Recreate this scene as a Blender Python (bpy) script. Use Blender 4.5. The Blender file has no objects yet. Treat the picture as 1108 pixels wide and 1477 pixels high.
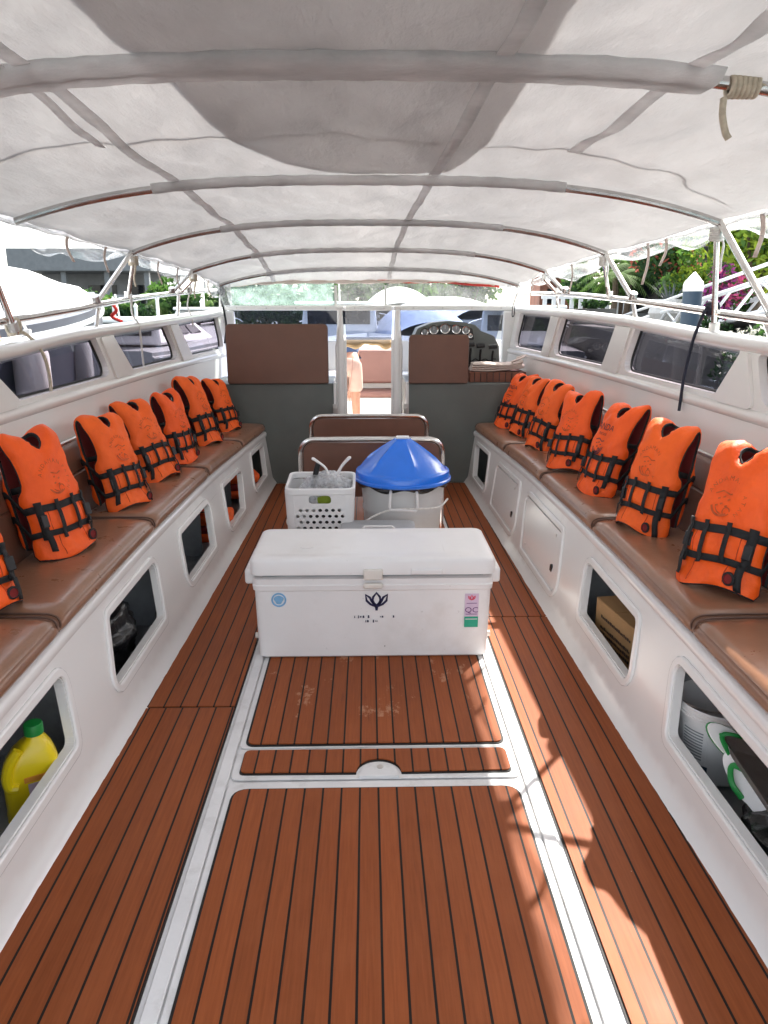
import bpy, bmesh, math, random
import numpy as np
from mathutils import Vector, Matrix
from mathutils.geometry import delaunay_2d_cdt
random.seed(7); rng = np.random.default_rng(7)
R = math.radians; PI = math.pi
scene = bpy.context.scene; COL = scene.collection

# ------------------------------------------------------------------ camera, sky, sun, exposure
cam = bpy.data.cameras.new('camera'); camo = bpy.data.objects.new('camera', cam); COL.objects.link(camo)
camo.location = (0, 0, 1.55); camo.rotation_euler = (R(90 - 15.579), 0, R(-1.2412))
cam.sensor_fit = 'VERTICAL'; cam.sensor_height = 24; cam.lens = 24 * 1067 / 1477
cam.clip_start = .05; cam.clip_end = 3000
scene.camera = camo
SUN = Vector((.628, .83, 1.0)).normalized()
EL = math.asin(SUN.z); AZ = math.atan2(SUN.x, SUN.y)
w = bpy.data.worlds.new('World'); scene.world = w; w.use_nodes = True
nt = w.node_tree; sk = nt.nodes.new('ShaderNodeTexSky'); sk.sky_type = 'NISHITA'; sk.sun_disc = False
sk.sun_elevation = EL; sk.sun_rotation = AZ; sk.dust_density = 2.5; sk.air_density = 1.0
hz = nt.nodes.new('ShaderNodeHueSaturation'); hz.inputs['Saturation'].default_value = .42; nt.links.new(sk.outputs[0], hz.inputs['Color'])
wb = nt.nodes.new('ShaderNodeMix'); wb.data_type = 'RGBA'; wb.blend_type = 'MULTIPLY'; wb.inputs[0].default_value = 1; wb.inputs[7].default_value = (1.0, .985, .95, 1); nt.links.new(hz.outputs[0], wb.inputs[6])
nt.links.new(wb.outputs[2], nt.nodes['Background'].inputs[0]); nt.nodes['Background'].inputs[1].default_value = .15
sl = bpy.data.lights.new('sun', 'SUN'); sl.energy = 3.4; sl.angle = R(.5); sl.color = (1, .95, .87)
so = bpy.data.objects.new('sun', sl); COL.objects.link(so)
so.rotation_euler = (-SUN).to_track_quat('-Z', 'Y').to_euler(); so.location = (4, 5, 9)
vs = scene.view_settings; vs.view_transform = 'Standard'; vs.look = 'None'; vs.exposure = 2.1; vs.gamma = 1
scene.cycles.max_bounces = 10; scene.cycles.transparent_max_bounces = 16
scene.cycles.sample_clamp_indirect = 6

# ------------------------------------------------------------------ materials
def newmat(name):
    m = bpy.data.materials.new(name); m.use_nodes = True
    return m, m.node_tree, m.node_tree.nodes['Principled BSDF']
def noise(nt, scale, detail=4, vec=None, rough=.55):
    n = nt.nodes.new('ShaderNodeTexNoise'); n.inputs['Scale'].default_value = scale; n.inputs['Detail'].default_value = detail
    n.inputs['Roughness'].default_value = rough
    if vec is not None: nt.links.new(vec, n.inputs['Vector'])
    return n
def coords(nt, scale=(1, 1, 1), kind='Object'):
    t = nt.nodes.new('ShaderNodeTexCoord'); mp = nt.nodes.new('ShaderNodeMapping'); mp.inputs['Scale'].default_value = scale
    nt.links.new(t.outputs[kind], mp.inputs[0]); return mp.outputs[0]
def ramp(nt, fac, a, b, p0=.35, p1=.65):
    r = nt.nodes.new('ShaderNodeValToRGB'); e = r.color_ramp.elements
    e[0].position = p0; e[1].position = p1; e[0].color = (*a, 1); e[1].color = (*b, 1)
    nt.links.new(fac, r.inputs[0]); return r.outputs[0]
def mixc(nt, fac, a, b, mode='MIX'):
    m = nt.nodes.new('ShaderNodeMix'); m.data_type = 'RGBA'; m.blend_type = mode
    for s, v in ((m.inputs[0], fac), (m.inputs[6], a), (m.inputs[7], b)):
        if isinstance(v, (int, float)): s.default_value = v
        elif isinstance(v, tuple): s.default_value = (*v, 1)
        else: nt.links.new(v, s)
    return m.outputs[2]
def math_(nt, op, a, b=None, c=None):
    m = nt.nodes.new('ShaderNodeMath'); m.operation = op
    for i, v in enumerate((a, b, c)):
        if v is None: continue
        if isinstance(v, (int, float)): m.inputs[i].default_value = v
        else: nt.links.new(v, m.inputs[i])
    return m.outputs[0]
def bump(nt, bs, h, strength=.2, dist=.01):
    b = nt.nodes.new('ShaderNodeBump'); b.inputs['Strength'].default_value = strength; b.inputs['Distance'].default_value = dist
    nt.links.new(h, b.inputs['Height']); nt.links.new(b.outputs[0], bs.inputs['Normal'])
def pm(name, col, rough=.5, var=.12, scale=6, bmp=0, bscale=60, metal=0, coat=0, bdist=.004, stretch=(1, 1, 1), dirt=None, dscale=3, rvar=.0, specks=0):
    m, nt, bs = newmat(name)
    v = coords(nt, stretch); n = noise(nt, scale, 5, v)
    c = ramp(nt, n.outputs[0], tuple(x * (1 - var) for x in col), tuple(min(1, x * (1 + var)) for x in col))
    if dirt:
        n2 = noise(nt, dscale, 8, v, .7); f = ramp(nt, n2.outputs[0], (0, 0, 0), (1, 1, 1), .52, .75)
        c = mixc(nt, math_(nt, 'MULTIPLY', f, dirt[1]), c, dirt[0])
    if specks:
        vo = nt.nodes.new('ShaderNodeTexVoronoi'); vo.inputs['Scale'].default_value = specks; nt.links.new(v, vo.inputs['Vector']); nz = noise(nt, 1.1, 3, v); d1 = math_(nt, 'LESS_THAN', vo.outputs['Distance'], math_(nt, 'MULTIPLY', ramp(nt, nz.outputs[0], (0, 0, 0), (1, 1, 1), .5, .7), .045)); c = mixc(nt, math_(nt, 'MULTIPLY', d1, .75), c, (.10, .085, .07))
        sc_ = noise(nt, 26, 3, coords(nt, (1, .06, 1)), .75); f3 = ramp(nt, sc_.outputs[0], (0, 0, 0), (1, 1, 1), .70, .76); c = mixc(nt, math_(nt, 'MULTIPLY', f3, .28), c, (.40, .37, .33))
    nt.links.new(c, bs.inputs['Base Color'])
    bs.inputs['Roughness'].default_value = rough; bs.inputs['Metallic'].default_value = metal
    if rvar:
        n4 = noise(nt, scale * 2.3, 4, v)
        nt.links.new(math_(nt, 'MULTIPLY_ADD', n4.outputs[0], rvar, rough - rvar / 2), bs.inputs['Roughness'])
    if coat: bs.inputs['Coat Weight'].default_value = coat; bs.inputs['Coat Roughness'].default_value = .12
    if bmp: n3 = noise(nt, bscale, 4, v); bump(nt, bs, n3.outputs[0], bmp, bdist)
    return m
def fabric(name, col, trans, var=.08, scale=3, wr=.25, wscale=4, stretch=(1, 1, 1), rough=.9, sheen=True):
    """cloth that lets light through: diffuse front + translucent back"""
    m, nt, bs = newmat(name)
    v = coords(nt, stretch); n = noise(nt, scale, 6, v, .65)
    c = ramp(nt, n.outputs[0], tuple(x * (1 - var) for x in col), tuple(min(1, x * (1 + var)) for x in col))
    nt.links.new(c, bs.inputs['Base Color']); bs.inputs['Roughness'].default_value = rough
    tr = nt.nodes.new('ShaderNodeBsdfTranslucent'); nt.links.new(c, tr.inputs[0])
    mx = nt.nodes.new('ShaderNodeMixShader'); mx.inputs[0].default_value = trans
    nt.links.new(bs.outputs[0], mx.inputs[1]); nt.links.new(tr.outputs[0], mx.inputs[2])
    nt.links.new(mx.outputs[0], nt.nodes['Material Output'].inputs[0])
    n3 = noise(nt, wscale, 5, v, .6); bump(nt, bs, n3.outputs[0], wr, .03)
    b = [x for x in nt.nodes if x.type == 'BUMP'][0]; nt.links.new(b.outputs[0], tr.inputs['Normal'])
    return m
def glassy(name, tint, gloss=.12, rough=.02, haze=0, hcol=(.8, .85, .85), wave=0, wscale=6, stretch=(1, 1, 1)):
    """thin pane or vinyl film: straight-through tint + fresnel gloss (+ milky share)"""
    m, nt, bs = newmat(name)
    out = nt.nodes['Material Output']
    tp = nt.nodes.new('ShaderNodeBsdfTransparent'); tp.inputs[0].default_value = (*tint, 1)
    gl = nt.nodes.new('ShaderNodeBsdfGlossy'); gl.inputs['Roughness'].default_value = rough
    fr = nt.nodes.new('ShaderNodeLayerWeight'); fr.inputs[0].default_value = gloss
    mx = nt.nodes.new('ShaderNodeMixShader'); fr.inputs[0].default_value = .5; nt.links.new(math_(nt, 'MULTIPLY_ADD', math_(nt, 'POWER', fr.outputs['Facing'], 4.0), gloss * 4, .02), mx.inputs[0])
    base = tp.outputs[0]; v = coords(nt, stretch)
    if haze:
        di = nt.nodes.new('ShaderNodeBsdfDiffuse'); di.inputs[0].default_value = (*hcol, 1)
        tl = nt.nodes.new('ShaderNodeBsdfTranslucent'); tl.inputs[0].default_value = (*hcol, 1)
        m1 = nt.nodes.new('ShaderNodeMixShader'); m1.inputs[0].default_value = .6
        nt.links.new(di.outputs[0], m1.inputs[1]); nt.links.new(tl.outputs[0], m1.inputs[2])
        m2 = nt.nodes.new('ShaderNodeMixShader'); n = noise(nt, wscale * 1.7, 5, v, .65)
        nt.links.new(math_(nt, 'MULTIPLY', ramp(nt, n.outputs[0], (.4, .4, .4), (1, 1, 1)), haze), m2.inputs[0])
        nt.links.new(base, m2.inputs[1]); nt.links.new(m1.outputs[0], m2.inputs[2]); base = m2.outputs[0]
    nt.links.new(base, mx.inputs[1]); nt.links.new(gl.outputs[0], mx.inputs[2]); nt.links.new(mx.outputs[0], out.inputs[0])
    if wave:
        n = noise(nt, wscale, 4, v); b = nt.nodes.new('ShaderNodeBump'); b.inputs['Strength'].default_value = wave; b.inputs['Distance'].default_value = .03
        nt.links.new(n.outputs[0], b.inputs['Height']); nt.links.new(b.outputs[0], gl.inputs['Normal'])
    return m
def teakmat(name, x0, pitch, seam=.0066, wet=0):
    m, nt, bs = newmat(name)
    v = coords(nt); sx = nt.nodes.new('ShaderNodeSeparateXYZ'); nt.links.new(v, sx.inputs[0])
    q = math_(nt, 'DIVIDE', math_(nt, 'SUBTRACT', sx.outputs[0], x0 - 50 * pitch), pitch)
    wob = noise(nt, 1.3, 2, v); q = math_(nt, 'ADD', q, math_(nt, 'MULTIPLY_ADD', wob.outputs[0], .05, -.025))
    fr = math_(nt, 'FRACT', q); d = math_(nt, 'ABSOLUTE', math_(nt, 'SUBTRACT', fr, .5))       # .5 at a seam
    line = math_(nt, 'GREATER_THAN', d, .5 - seam / pitch / 2)
    pid = math_(nt, 'FLOOR', q); wn = nt.nodes.new('ShaderNodeTexWhiteNoise'); wn.noise_dimensions = '1D'; nt.links.new(pid, wn.inputs['W'])
    gv = coords(nt, (1, .045, 1)); gr = noise(nt, 130, 5, gv, .6)
    c = ramp(nt, gr.outputs[0], (.225, .055, .0145), (.315, .084, .0235), .25, .75)
    hs = nt.nodes.new('ShaderNodeHueSaturation'); nt.links.new(c, hs.inputs['Color'])
    nt.links.new(math_(nt, 'MULTIPLY_ADD', wn.outputs[0], .26, .87), hs.inputs['Value'])
    big = noise(nt, 3.2, 7, v, .68); c = mixc(nt, math_(nt, 'MULTIPLY', ramp(nt, big.outputs[0], (0, 0, 0), (1, 1, 1), .45, .8), .38), hs.outputs[0], (.36, .115, .045))
    scf = noise(nt, 38, 3, coords(nt, (1, .12, 1)), .7); c = mixc(nt, math_(nt, 'MULTIPLY', ramp(nt, scf.outputs[0], (0, 0, 0), (1, 1, 1), .66, .74), .30), c, (.12, .035, .02))
    spk = nt.nodes.new('ShaderNodeTexVoronoi'); spk.inputs['Scale'].default_value = 3.6; nt.links.new(v, spk.inputs['Vector'])
    dot = math_(nt, 'LESS_THAN', spk.outputs['Distance'], .017); c = mixc(nt, math_(nt, 'MULTIPLY', dot, .85), c, (.55, .40, .28))
    if wet:                                                            # dried water marks
        wm = noise(nt, 5.5, 6, coords(nt, (1, .55, 1)), .75); f = ramp(nt, wm.outputs[0], (0, 0, 0), (1, 1, 1), .585, .63)
        yy = math_(nt, 'MULTIPLY', math_(nt, 'GREATER_THAN', sx.outputs[1], 2.55), wet); c = mixc(nt, math_(nt, 'MULTIPLY', f, yy), c, (.55, .30, .18))
    c = mixc(nt, line, c, (.012, .008, .007)); nt.links.new(c, bs.inputs['Base Color'])
    nt.links.new(math_(nt, 'MULTIPLY_ADD', big.outputs[0], .3, .42), bs.inputs['Roughness'])
    bs.inputs['Specular IOR Level'].default_value = .22
    h = math_(nt, 'SUBTRACT', math_(nt, 'MULTIPLY', gr.outputs[0], .18), line); bump(nt, bs, h, .5, .003)
    return m

M = {}
M['gel'] = pm('white_gelcoat', (.85, .84, .82), .2, .015, 1.5, .02, 8, coat=.4, rvar=.05, specks=5.5)
M['gel_wall'] = pm('cream_gelcoat', (.79, .765, .735), .24, .02, 1.2, .03, 5, coat=.3, rvar=.05, specks=4)
M['gel_deck'] = pm('worn_white_deck_paint', (.76, .755, .75), .42, .05, 5, .12, 45, dirt=((.36, .33, .30), .42), dscale=9)
M['black'] = pm('black_rubber', (.012, .012, .013), .55, .2, 20)
M['caulk'] = pm('black_caulk', (.014, .012, .011), .7, .3, 30, .2, 80)
M['dark_in'] = pm('dark_grey_liner', (.33, .345, .36), .6, .2, 5, .2, 30, dirt=((.04, .038, .035), .6))
M['bulk'] = pm('grey_green_paint', (.128, .14, .128), .45, .06, 4, .08, 80, specks=3, dirt=((.17, .17, .15), .3), dscale=2)
M['teak_c'] = teakmat('teak_deck_centre', .027, .0605)
M['teak_u'] = teakmat('teak_deck_stained', .027, .0605, wet=.55)
M['teak_l'] = teakmat('teak_deck_walkway', -.545, .066)
M['teak_l2'] = teakmat('teak_deck_walkway_front', -.557, .066)
M['teak_r'] = teakmat('teak_deck_walkway_right', .548, .066)  # same teak colour as the other walkways, only the plank seams shift
M['teak_r2'] = teakmat('teak_deck_walkway_right_front', .556, .066)
M['cush'] = pm('taupe_vinyl', (.27, .133, .078), .29, .08, 5, .22, 11, coat=.12, bdist=.012, dirt=((.18, .09, .055), .10), dscale=3, rvar=.10)
M['backpad'] = pm('brown_vinyl', (.165, .072, .045), .40, .07, 4, .2, 9, bdist=.010, dirt=((.11, .045, .028), .35), dscale=3)
M['piping'] = pm('brown_piping', (.12, .062, .042), .45)
M['chrome'] = pm('polished_steel', (.78, .76, .73), .16, .05, 20, metal=1)
M['steel'] = pm('brushed_steel', (.62, .60, .58), .3, .08, 20, metal=1)
M['canvas'] = fabric('white_canvas', (.555, .55, .55), .49, .055, 5, .55, 8.0, (1, .4, 1), rough=.40)
M['canvas2'] = fabric('added_shade_canvas', (.72, .705, .70), .66, .05, 2, .3, 4)  # for the added sheet that shades the canopy from above
M['sleeve'] = fabric('canvas_sleeve', (.84, .83, .83), .68, .1, 7, .5, 9, (.5, 1, 1))
M['vinyl'] = glassy('clear_vinyl', (.975, .98, .98), .10, .12, .24, (.86, .88, .89), .16, 5, (1, .35, 1))
M['vinyl_f'] = glassy('clear_front_vinyl', (.88, .90, .90), .10, .08, .10, (.84, .86, .87), .2, 6)
M['frost'] = glassy('frosted_green_vinyl', (.86, .93, .90), .12, .1, .28, (.62, .78, .74), .5, 8)
M['tint'] = glassy('tinted_glass', (.64, .61, .66), .08, .01)
M['tint_f'] = glassy('windscreen_glass', (.58, .62, .72), .1, .01)
M['orange'] = pm('orange_nylon', (1.0, .108, .003), .6, .09, 9, .75, 26, bdist=.008, dirt=((.60, .07, .006), .35), dscale=7)
M['orange_worn'] = pm('orange_nylon_worn', (1.0, .125, .006), .64, .12, 7, .8, 22, bdist=.009, dirt=((.50, .075, .01), .5), dscale=5)
M['seam'] = pm('seam_thread', (.50, .045, .004), .8, .2, 60)
M['lining'] = pm('maroon_lining', (.20, .010, .010), .8, .2, 9)
M['web'] = pm('black_webbing', (.010, .010, .011), .75, .2, 60, .3, 300)
M['print_faded'] = pm('faded_print', (.56, .085, .012), .7, .25, 40)
M['print_dark'] = pm('dark_print', (.10, .022, .03), .7, .3, 40)
M['cooler'] = pm('white_rotomould', (.84, .83, .82), .36, .02, 4, .1, 60, specks=7, dirt=((.55, .49, .42), .3), dscale=3, rvar=.15)
M['ivory'] = pm('ivory_plastic', (.74, .70, .64), .4, .04, 10)
M['navy'] = pm('navy_ink', (.010, .010, .055), .5, .1, 30)
M['blue_st'] = pm('pale_blue_ink', (.20, .42, .66), .5, .1, 60)
M['pink_st'] = pm('red_pink_ink', (.75, .10, .16), .5)
M['lilac'] = pm('lilac_paper', (.66, .52, .66), .5)
M['purple'] = pm('purple_ink', (.12, .015, .16), .5)
M['teal'] = pm('teal_paper', (.01, .36, .22), .5)
M['blue'] = pm('blue_plastic', (.014, .19, .84), .26, .06, 6, .05, 30, coat=.3)
M['bin'] = pm('grey_plastic_bin', (.58, .58, .57), .38, .05, 5, .05, 30, dirt=((.33, .31, .28), .4))
M['bag'] = pm('black_bag_film', (.010, .010, .011), .25, .2, 10, .6, 14, bdist=.02)
M['clearbag'] = glassy('clear_bag_film', (.95, .96, .97), .2, .15, .72, (.86, .88, .9), .6, 25)
M['tub'] = fabric('milky_tub', (.66, .68, .70), .4, .03, 3, .05, 6, rough=.35)
M['white_pl'] = pm('white_plastic', (.80, .79, .78), .35, .03, 8, coat=.1)
M['yellow'] = pm('yellow_jug_plastic', (.86, .66, .008), .32, .05, 5, coat=.2)
M['green'] = pm('green_cap', (.008, .25, .045), .4)
M['orange_lab'] = pm('orange_label', (.85, .36, .05), .5)
M['cardboard'] = pm('cardboard', (.42, .245, .105), .8, .1, 4, .15, 70, dirt=((.30, .16, .06), .4))
M['ink'] = pm('dark_ink', (.06, .035, .03), .7)
M['skin'] = pm('skin', (.30, .14, .085), .5, .08, 9)
M['shorts'] = pm('pink_cotton', (.36, .235, .19), .85, .05, 8, .4, 30)
M['shirt'] = pm('navy_cotton', (.035, .06, .13), .85, .15, 8, .4, 30)
M['hair'] = pm('black_hair', (.012, .009, .008), .5, .2, 40)
M['towel'] = pm('beige_canvas_cover', (.66, .56, .50), .85, .06, 9, .4, 40)
M['tan'] = fabric('tan_canvas', (.55, .40, .22), .35, .1, 6, .5, 9)
M['bowpipe'] = pm('dull_steel_pipe', (.52, .51, .50), .25, .1, 20, metal=1)
M['rope'] = pm('beige_rope', (.52, .45, .35), .85, .15, 60, .6, 160)
M['wrope'] = pm('white_rope', (.72, .70, .66), .8, .1, 60, .5, 160)
M['cord'] = pm('navy_cord', (.012, .014, .03), .7, .2, 40)
M['sofa'] = pm('tan_sofa_vinyl', (.24, .115, .09), .5, .05, 5)
M['gauge'] = pm('gauge_face', (.02, .02, .022), .25)
M['hullw'] = pm('white_hull', (.78, .78, .77), .25, .03, 1.5, coat=.3)
M['hullg'] = pm('grey_hull', (.30, .32, .33), .4, .06, 1.5)
M['hulln'] = pm('navy_hull', (.03, .035, .05), .35, .1, 1.5)
M['wrap'] = pm('white_tarpaulin', (.82, .82, .82), .55, .03, 2, .5, 2.5, bdist=.08)
M['bwrap'] = pm('blue_grey_tarpaulin', (.36, .42, .55), .6, .06, 2, .5, 3, bdist=.06)
M['dglass'] = pm('dark_boat_glass', (.012, .014, .018), .06, .2, 3)
M['red'] = pm('red_paint', (.62, .03, .02), .5)
M['amber'] = pm('amber_lens', (.80, .28, .02), .3)
M['concrete'] = pm('quay_concrete', (.10, .098, .092), .85, .15, 1.2, .3, 12, dirt=((.16, .15, .13), .6), dscale=1)
M['darkwood'] = pm('dark_timber', (.055, .035, .026), .7, .2, 4)
M['brownwood'] = pm('red_brown_timber', (.20, .075, .045), .65, .2, 5, .2, 30, stretch=(1, 1, .2))
M['roof'] = pm('dark_grey_roof', (.13, .145, .155), .6, .1, 3)
M['bgrey'] = pm('grey_wall', (.24, .25, .26), .7, .1, 2)
M['planter'] = pm('pale_grey_planter', (.60, .59, .57), .7, .05, 5)
M['alu'] = pm('white_aluminium', (.74, .75, .76), .35, .04, 6)
M['pile'] = pm('navy_pile_sleeve', (.022, .045, .075), .5, .1, 5)
M['bark'] = pm('bark', (.12, .085, .06), .85, .25, 12, .6, 25)
def leafmat(name, col, trans=.35):
    return fabric(name, col, trans, .35, 2.2, .1, 9)
for n_, c_ in dict(leaf=(.05, .115, .022), leaf2=(.075, .16, .028), leafd=(.022, .058, .018), lime=(.26, .34, .03), lime2=(.17, .27, .03),
                   palm=(.085, .16, .03), pinkf=(.62, .10, .24), redf=(.50, .13, .09), magf=(.36, .06, .27), whitef=(.75, .72, .62)).items(): M[n_] = leafmat('foliage_' + n_, c_)
m, nt, bs = newmat('harbour_water'); bs.inputs['Base Color'].default_value = (.035, .075, .075, 1); bs.inputs['Roughness'].default_value = .06
nn = noise(nt, 1.4, 5, coords(nt)); bump(nt, bs, nn.outputs[0], .4, .15); M['water'] = m

# ------------------------------------------------------------------ mesh helpers
class MB:
    def __init__(s): s.v = []; s.f = []; s.m = []
    def add(s, V, F, m=0):
        o = len(s.v); s.v += [tuple(map(float, p)) for p in V]; s.f += [tuple(i + o for i in f) for f in F]
        s.m += (list(m) if isinstance(m, (list, tuple)) else [m] * len(F)); return s
    def box(s, c, d, m=0, rot=None):
        V = [Vector((sx * d[0] / 2, sy * d[1] / 2, sz * d[2] / 2)) for sx in (-1, 1) for sy in (-1, 1) for sz in (-1, 1)]
        if rot: V = [rot @ p for p in V]
        return s.add([p + Vector(c) for p in V], [(0, 1, 3, 2), (4, 6, 7, 5), (0, 4, 5, 1), (2, 3, 7, 6), (0, 2, 6, 4), (1, 5, 7, 3)], m)
    def b2(s, lo, hi, m=0):
        return s.box([(a + b) / 2 for a, b in zip(lo, hi)], [b - a for a, b in zip(lo, hi)], m)
    def tube(s, P, r, n=10, m=0, closed=False, cap=True, flat=1.0):
        P = [Vector(p) for p in P]; k = len(P); rr = r if isinstance(r, (list, tuple)) else [r] * k
        T = []
        for i in range(k):
            a = P[(i - 1) % k] if (closed or i > 0) else P[i]; b = P[(i + 1) % k] if (closed or i < k - 1) else P[i]
            T.append((b - a).normalized())
        up = Vector((0, 0, 1)) if abs(T[0].z) < .9 else Vector((1, 0, 0)); N = (up - T[0] * up.dot(T[0])).normalized(); V = []
        for i in range(k):
            N = (N - T[i] * N.dot(T[i])).normalized(); B = T[i].cross(N)
            V += [P[i] + (N * math.cos(2 * PI * j / n) * flat + B * math.sin(2 * PI * j / n)) * rr[i] for j in range(n)]
        F = [(i * n + j, i * n + (j + 1) % n, ((i + 1) % k) * n + (j + 1) % n, ((i + 1) % k) * n + j) for i in range(k if closed else k - 1) for j in range(n)]
        if cap and not closed: F += [tuple(range(n - 1, -1, -1)), tuple((k - 1) * n + j for j in range(n))]
        return s.add(V, F, m)
    def lathe(s, prof, n=32, m=0, c=(0, 0, 0), axis='z', cap=True):
        V = []
        for r, z in prof:
            for j in range(n):
                a = 2 * PI * j / n; p = (r * math.cos(a), r * math.sin(a), z)
                if axis == 'y': p = (p[0], p[2], p[1])
                V.append((p[0] + c[0], p[1] + c[1], p[2] + c[2]))
        k = len(prof); F = [(i * n + j, i * n + (j + 1) % n, (i + 1) * n + (j + 1) % n, (i + 1) * n + j) for i in range(k - 1) for j in range(n)]
        if cap: F += [tuple(range(n - 1, -1, -1)), tuple((k - 1) * n + j for j in range(n))]
        return s.add(V, F, m)
    def grid(s, rows, m=0, closed=False):
        k = len(rows[0]); V = [p for r in rows for p in r]; F = []
        for i in range(len(rows) - 1):
            for j in range(k if closed else k - 1): F.append((i * k + j, i * k + (j + 1) % k, (i + 1) * k + (j + 1) % k, (i + 1) * k + j))
        return s.add(V, F, m)
    def sheet(s, rows, t, m=0):
        """grid given a real thickness t along -normal (approx by vertical/normal estimate)"""
        g = MB().grid(rows); V = np.array(g.v).reshape(len(rows), len(rows[0]), 3)
        du = np.gradient(V, axis=1); dv = np.gradient(V, axis=0); N = np.cross(du, dv); N /= (np.linalg.norm(N, axis=2, keepdims=True) + 1e-9)
        V2 = V - N * t; k = len(rows[0]); n = len(rows); o = n * k; F = list(g.f) + [tuple(i + o for i in f[::-1]) for f in g.f]
        bd = [j for j in range(k)] + [i * k + k - 1 for i in range(1, n)] + [(n - 1) * k + j for j in range(k - 2, -1, -1)] + [i * k for i in range(n - 2, 0, -1)]
        for a, b in zip(bd, bd[1:] + bd[:1]): F.append((b, a, a + o, b + o))
        return s.add(list(V.reshape(-1, 3)) + list(V2.reshape(-1, 3)), F, m)
    def prism(s, poly, y0, y1, m=0, holes=(), ax='y', spacing=None, mats=None):
        f = {'y': lambda p, d: (p[0], y0 + (y1 - y0) * d, p[1]), 'x': lambda p, d: (y0 + (y1 - y0) * d, p[0], p[1]), 'z': lambda p, d: (p[0], p[1], y1 + (y0 - y1) * d)}[ax]
        return s.plate(poly, holes, spacing, f, mats or (m, m, m))
    def plate(s, outer, holes, spacing, mapf, mats=(0, 0, 0), extra=()):
        loops = [densify(outer, spacing)] + [densify(h, spacing) for h in holes]; V = []; E = []
        for L in loops:
            o = len(V); V += L; E += [(o + i, o + (i + 1) % len(L)) for i in range(len(L))]
        def inside(p):
            return inpoly(p, loops[0]) and not any(inpoly(p, h) for h in loops[1:])
        if spacing:
            A = np.array(V); x0, y0 = A.min(0); x1, y1 = A.max(0)
            sp = spacing if isinstance(spacing, tuple) else (spacing, spacing)
            for gx in np.arange(x0 + sp[0] / 2, x1, sp[0]):
                for gy in np.arange(y0 + sp[1] / 2, y1, sp[1]):
                    if inside((gx, gy)) and (((A - (gx, gy)) / sp) ** 2).sum(1).min() > .2: V.append((gx, gy))
        for p in extra:
            if inside(p): V.append(p)
        res = delaunay_2d_cdt([Vector(p) for p in V], E, [], 0, 1e-6); P = [tuple(p) for p in res[0]]; T = []
        for f in res[2]:
            c = (sum(P[i][0] for i in f) / len(f), sum(P[i][1] for i in f) / len(f))
            if inside(c): T.append(tuple(f))
        n = len(P); cnt = {}
        for f in T:
            for a, b in zip(f, f[1:] + f[:1]): cnt[(a, b)] = 1
        F = list(T) + [tuple(i + n for i in f[::-1]) for f in T]; mm = [mats[0]] * len(T) + [mats[1]] * len(T)
        for a, b in cnt:
            if (b, a) not in cnt: F.append((b, a, a + n, b + n)); mm.append(mats[2])
        return s.add([mapf(p, 0) for p in P] + [mapf(p, 1) for p in P], F, mm)
    def build(s, name, mats, parent=None, smooth=30, bevel=0, seg=2, sub=0, loc=None):
        me = bpy.data.meshes.new(name); me.from_pydata(s.v, [], s.f); me.validate()
        for mt in (mats if isinstance(mats, (list, tuple)) else [mats]): me.materials.append(M[mt] if isinstance(mt, str) else mt)
        if len(s.m) == len(me.polygons): me.polygons.foreach_set('material_index', s.m)
        bm = bmesh.new(); bm.from_mesh(me); bmesh.ops.remove_doubles(bm, verts=bm.verts, dist=1e-5); bmesh.ops.recalc_face_normals(bm, faces=bm.faces); bm.to_mesh(me); bm.free()
        if smooth:
            me.polygons.foreach_set('use_smooth', [True] * len(me.polygons)); me.set_sharp_from_angle(angle=R(smooth))
        o = bpy.data.objects.new(name, me); COL.objects.link(o)
        if parent: o.parent = parent
        if loc: o.location = loc
        if bevel:
            b = o.modifiers.new('bevel', 'BEVEL'); b.width = bevel; b.segments = seg; b.limit_method = 'ANGLE'; b.angle_limit = R(40); b.harden_normals = False
        if sub: d = o.modifiers.new('subdiv', 'SUBSURF'); d.levels = sub; d.render_levels = sub
        return o
def densify(L, sp):
    if not sp: return [tuple(map(float, p)) for p in L]
    sp = min(sp) if isinstance(sp, tuple) else sp; out = []
    for a, b in zip(L, list(L[1:]) + [L[0]]):
        n = max(1, int(math.hypot(b[0] - a[0], b[1] - a[1]) / sp + .5))
        out += [(a[0] + (b[0] - a[0]) * i / n, a[1] + (b[1] - a[1]) * i / n) for i in range(n)]
    return out
def inpoly(p, L):
    x, y = p; c = False; j = len(L) - 1
    for i in range(len(L)):
        xi, yi = L[i]; xj, yj = L[j]
        if (yi > y) != (yj > y) and x < (xj - xi) * (y - yi) / (yj - yi) + xi: c = not c
        j = i
    return c
def rpoly(P, r, n=5):
    """round the corners of a polygon"""
    out = []; k = len(P); rs = r if isinstance(r, (list, tuple)) else [r] * k
    for i in range(k):
        a, b, c = Vector(P[i - 1]), Vector(P[i]), Vector(P[(i + 1) % k]); u = (a - b).normalized(); v = (c - b).normalized()
        if rs[i] <= 0: out.append(tuple(b)); continue
        t = min(rs[i] / max(.2, math.tan(u.angle(v) / 2)), (a - b).length * .45, (c - b).length * .45); p0 = b + u * t; p1 = b + v * t
        for j in range(n + 1):
            s = j / n; out.append(tuple(p0 * (1 - s) ** 2 + b * 2 * s * (1 - s) + p1 * s * s))
    return out
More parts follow.
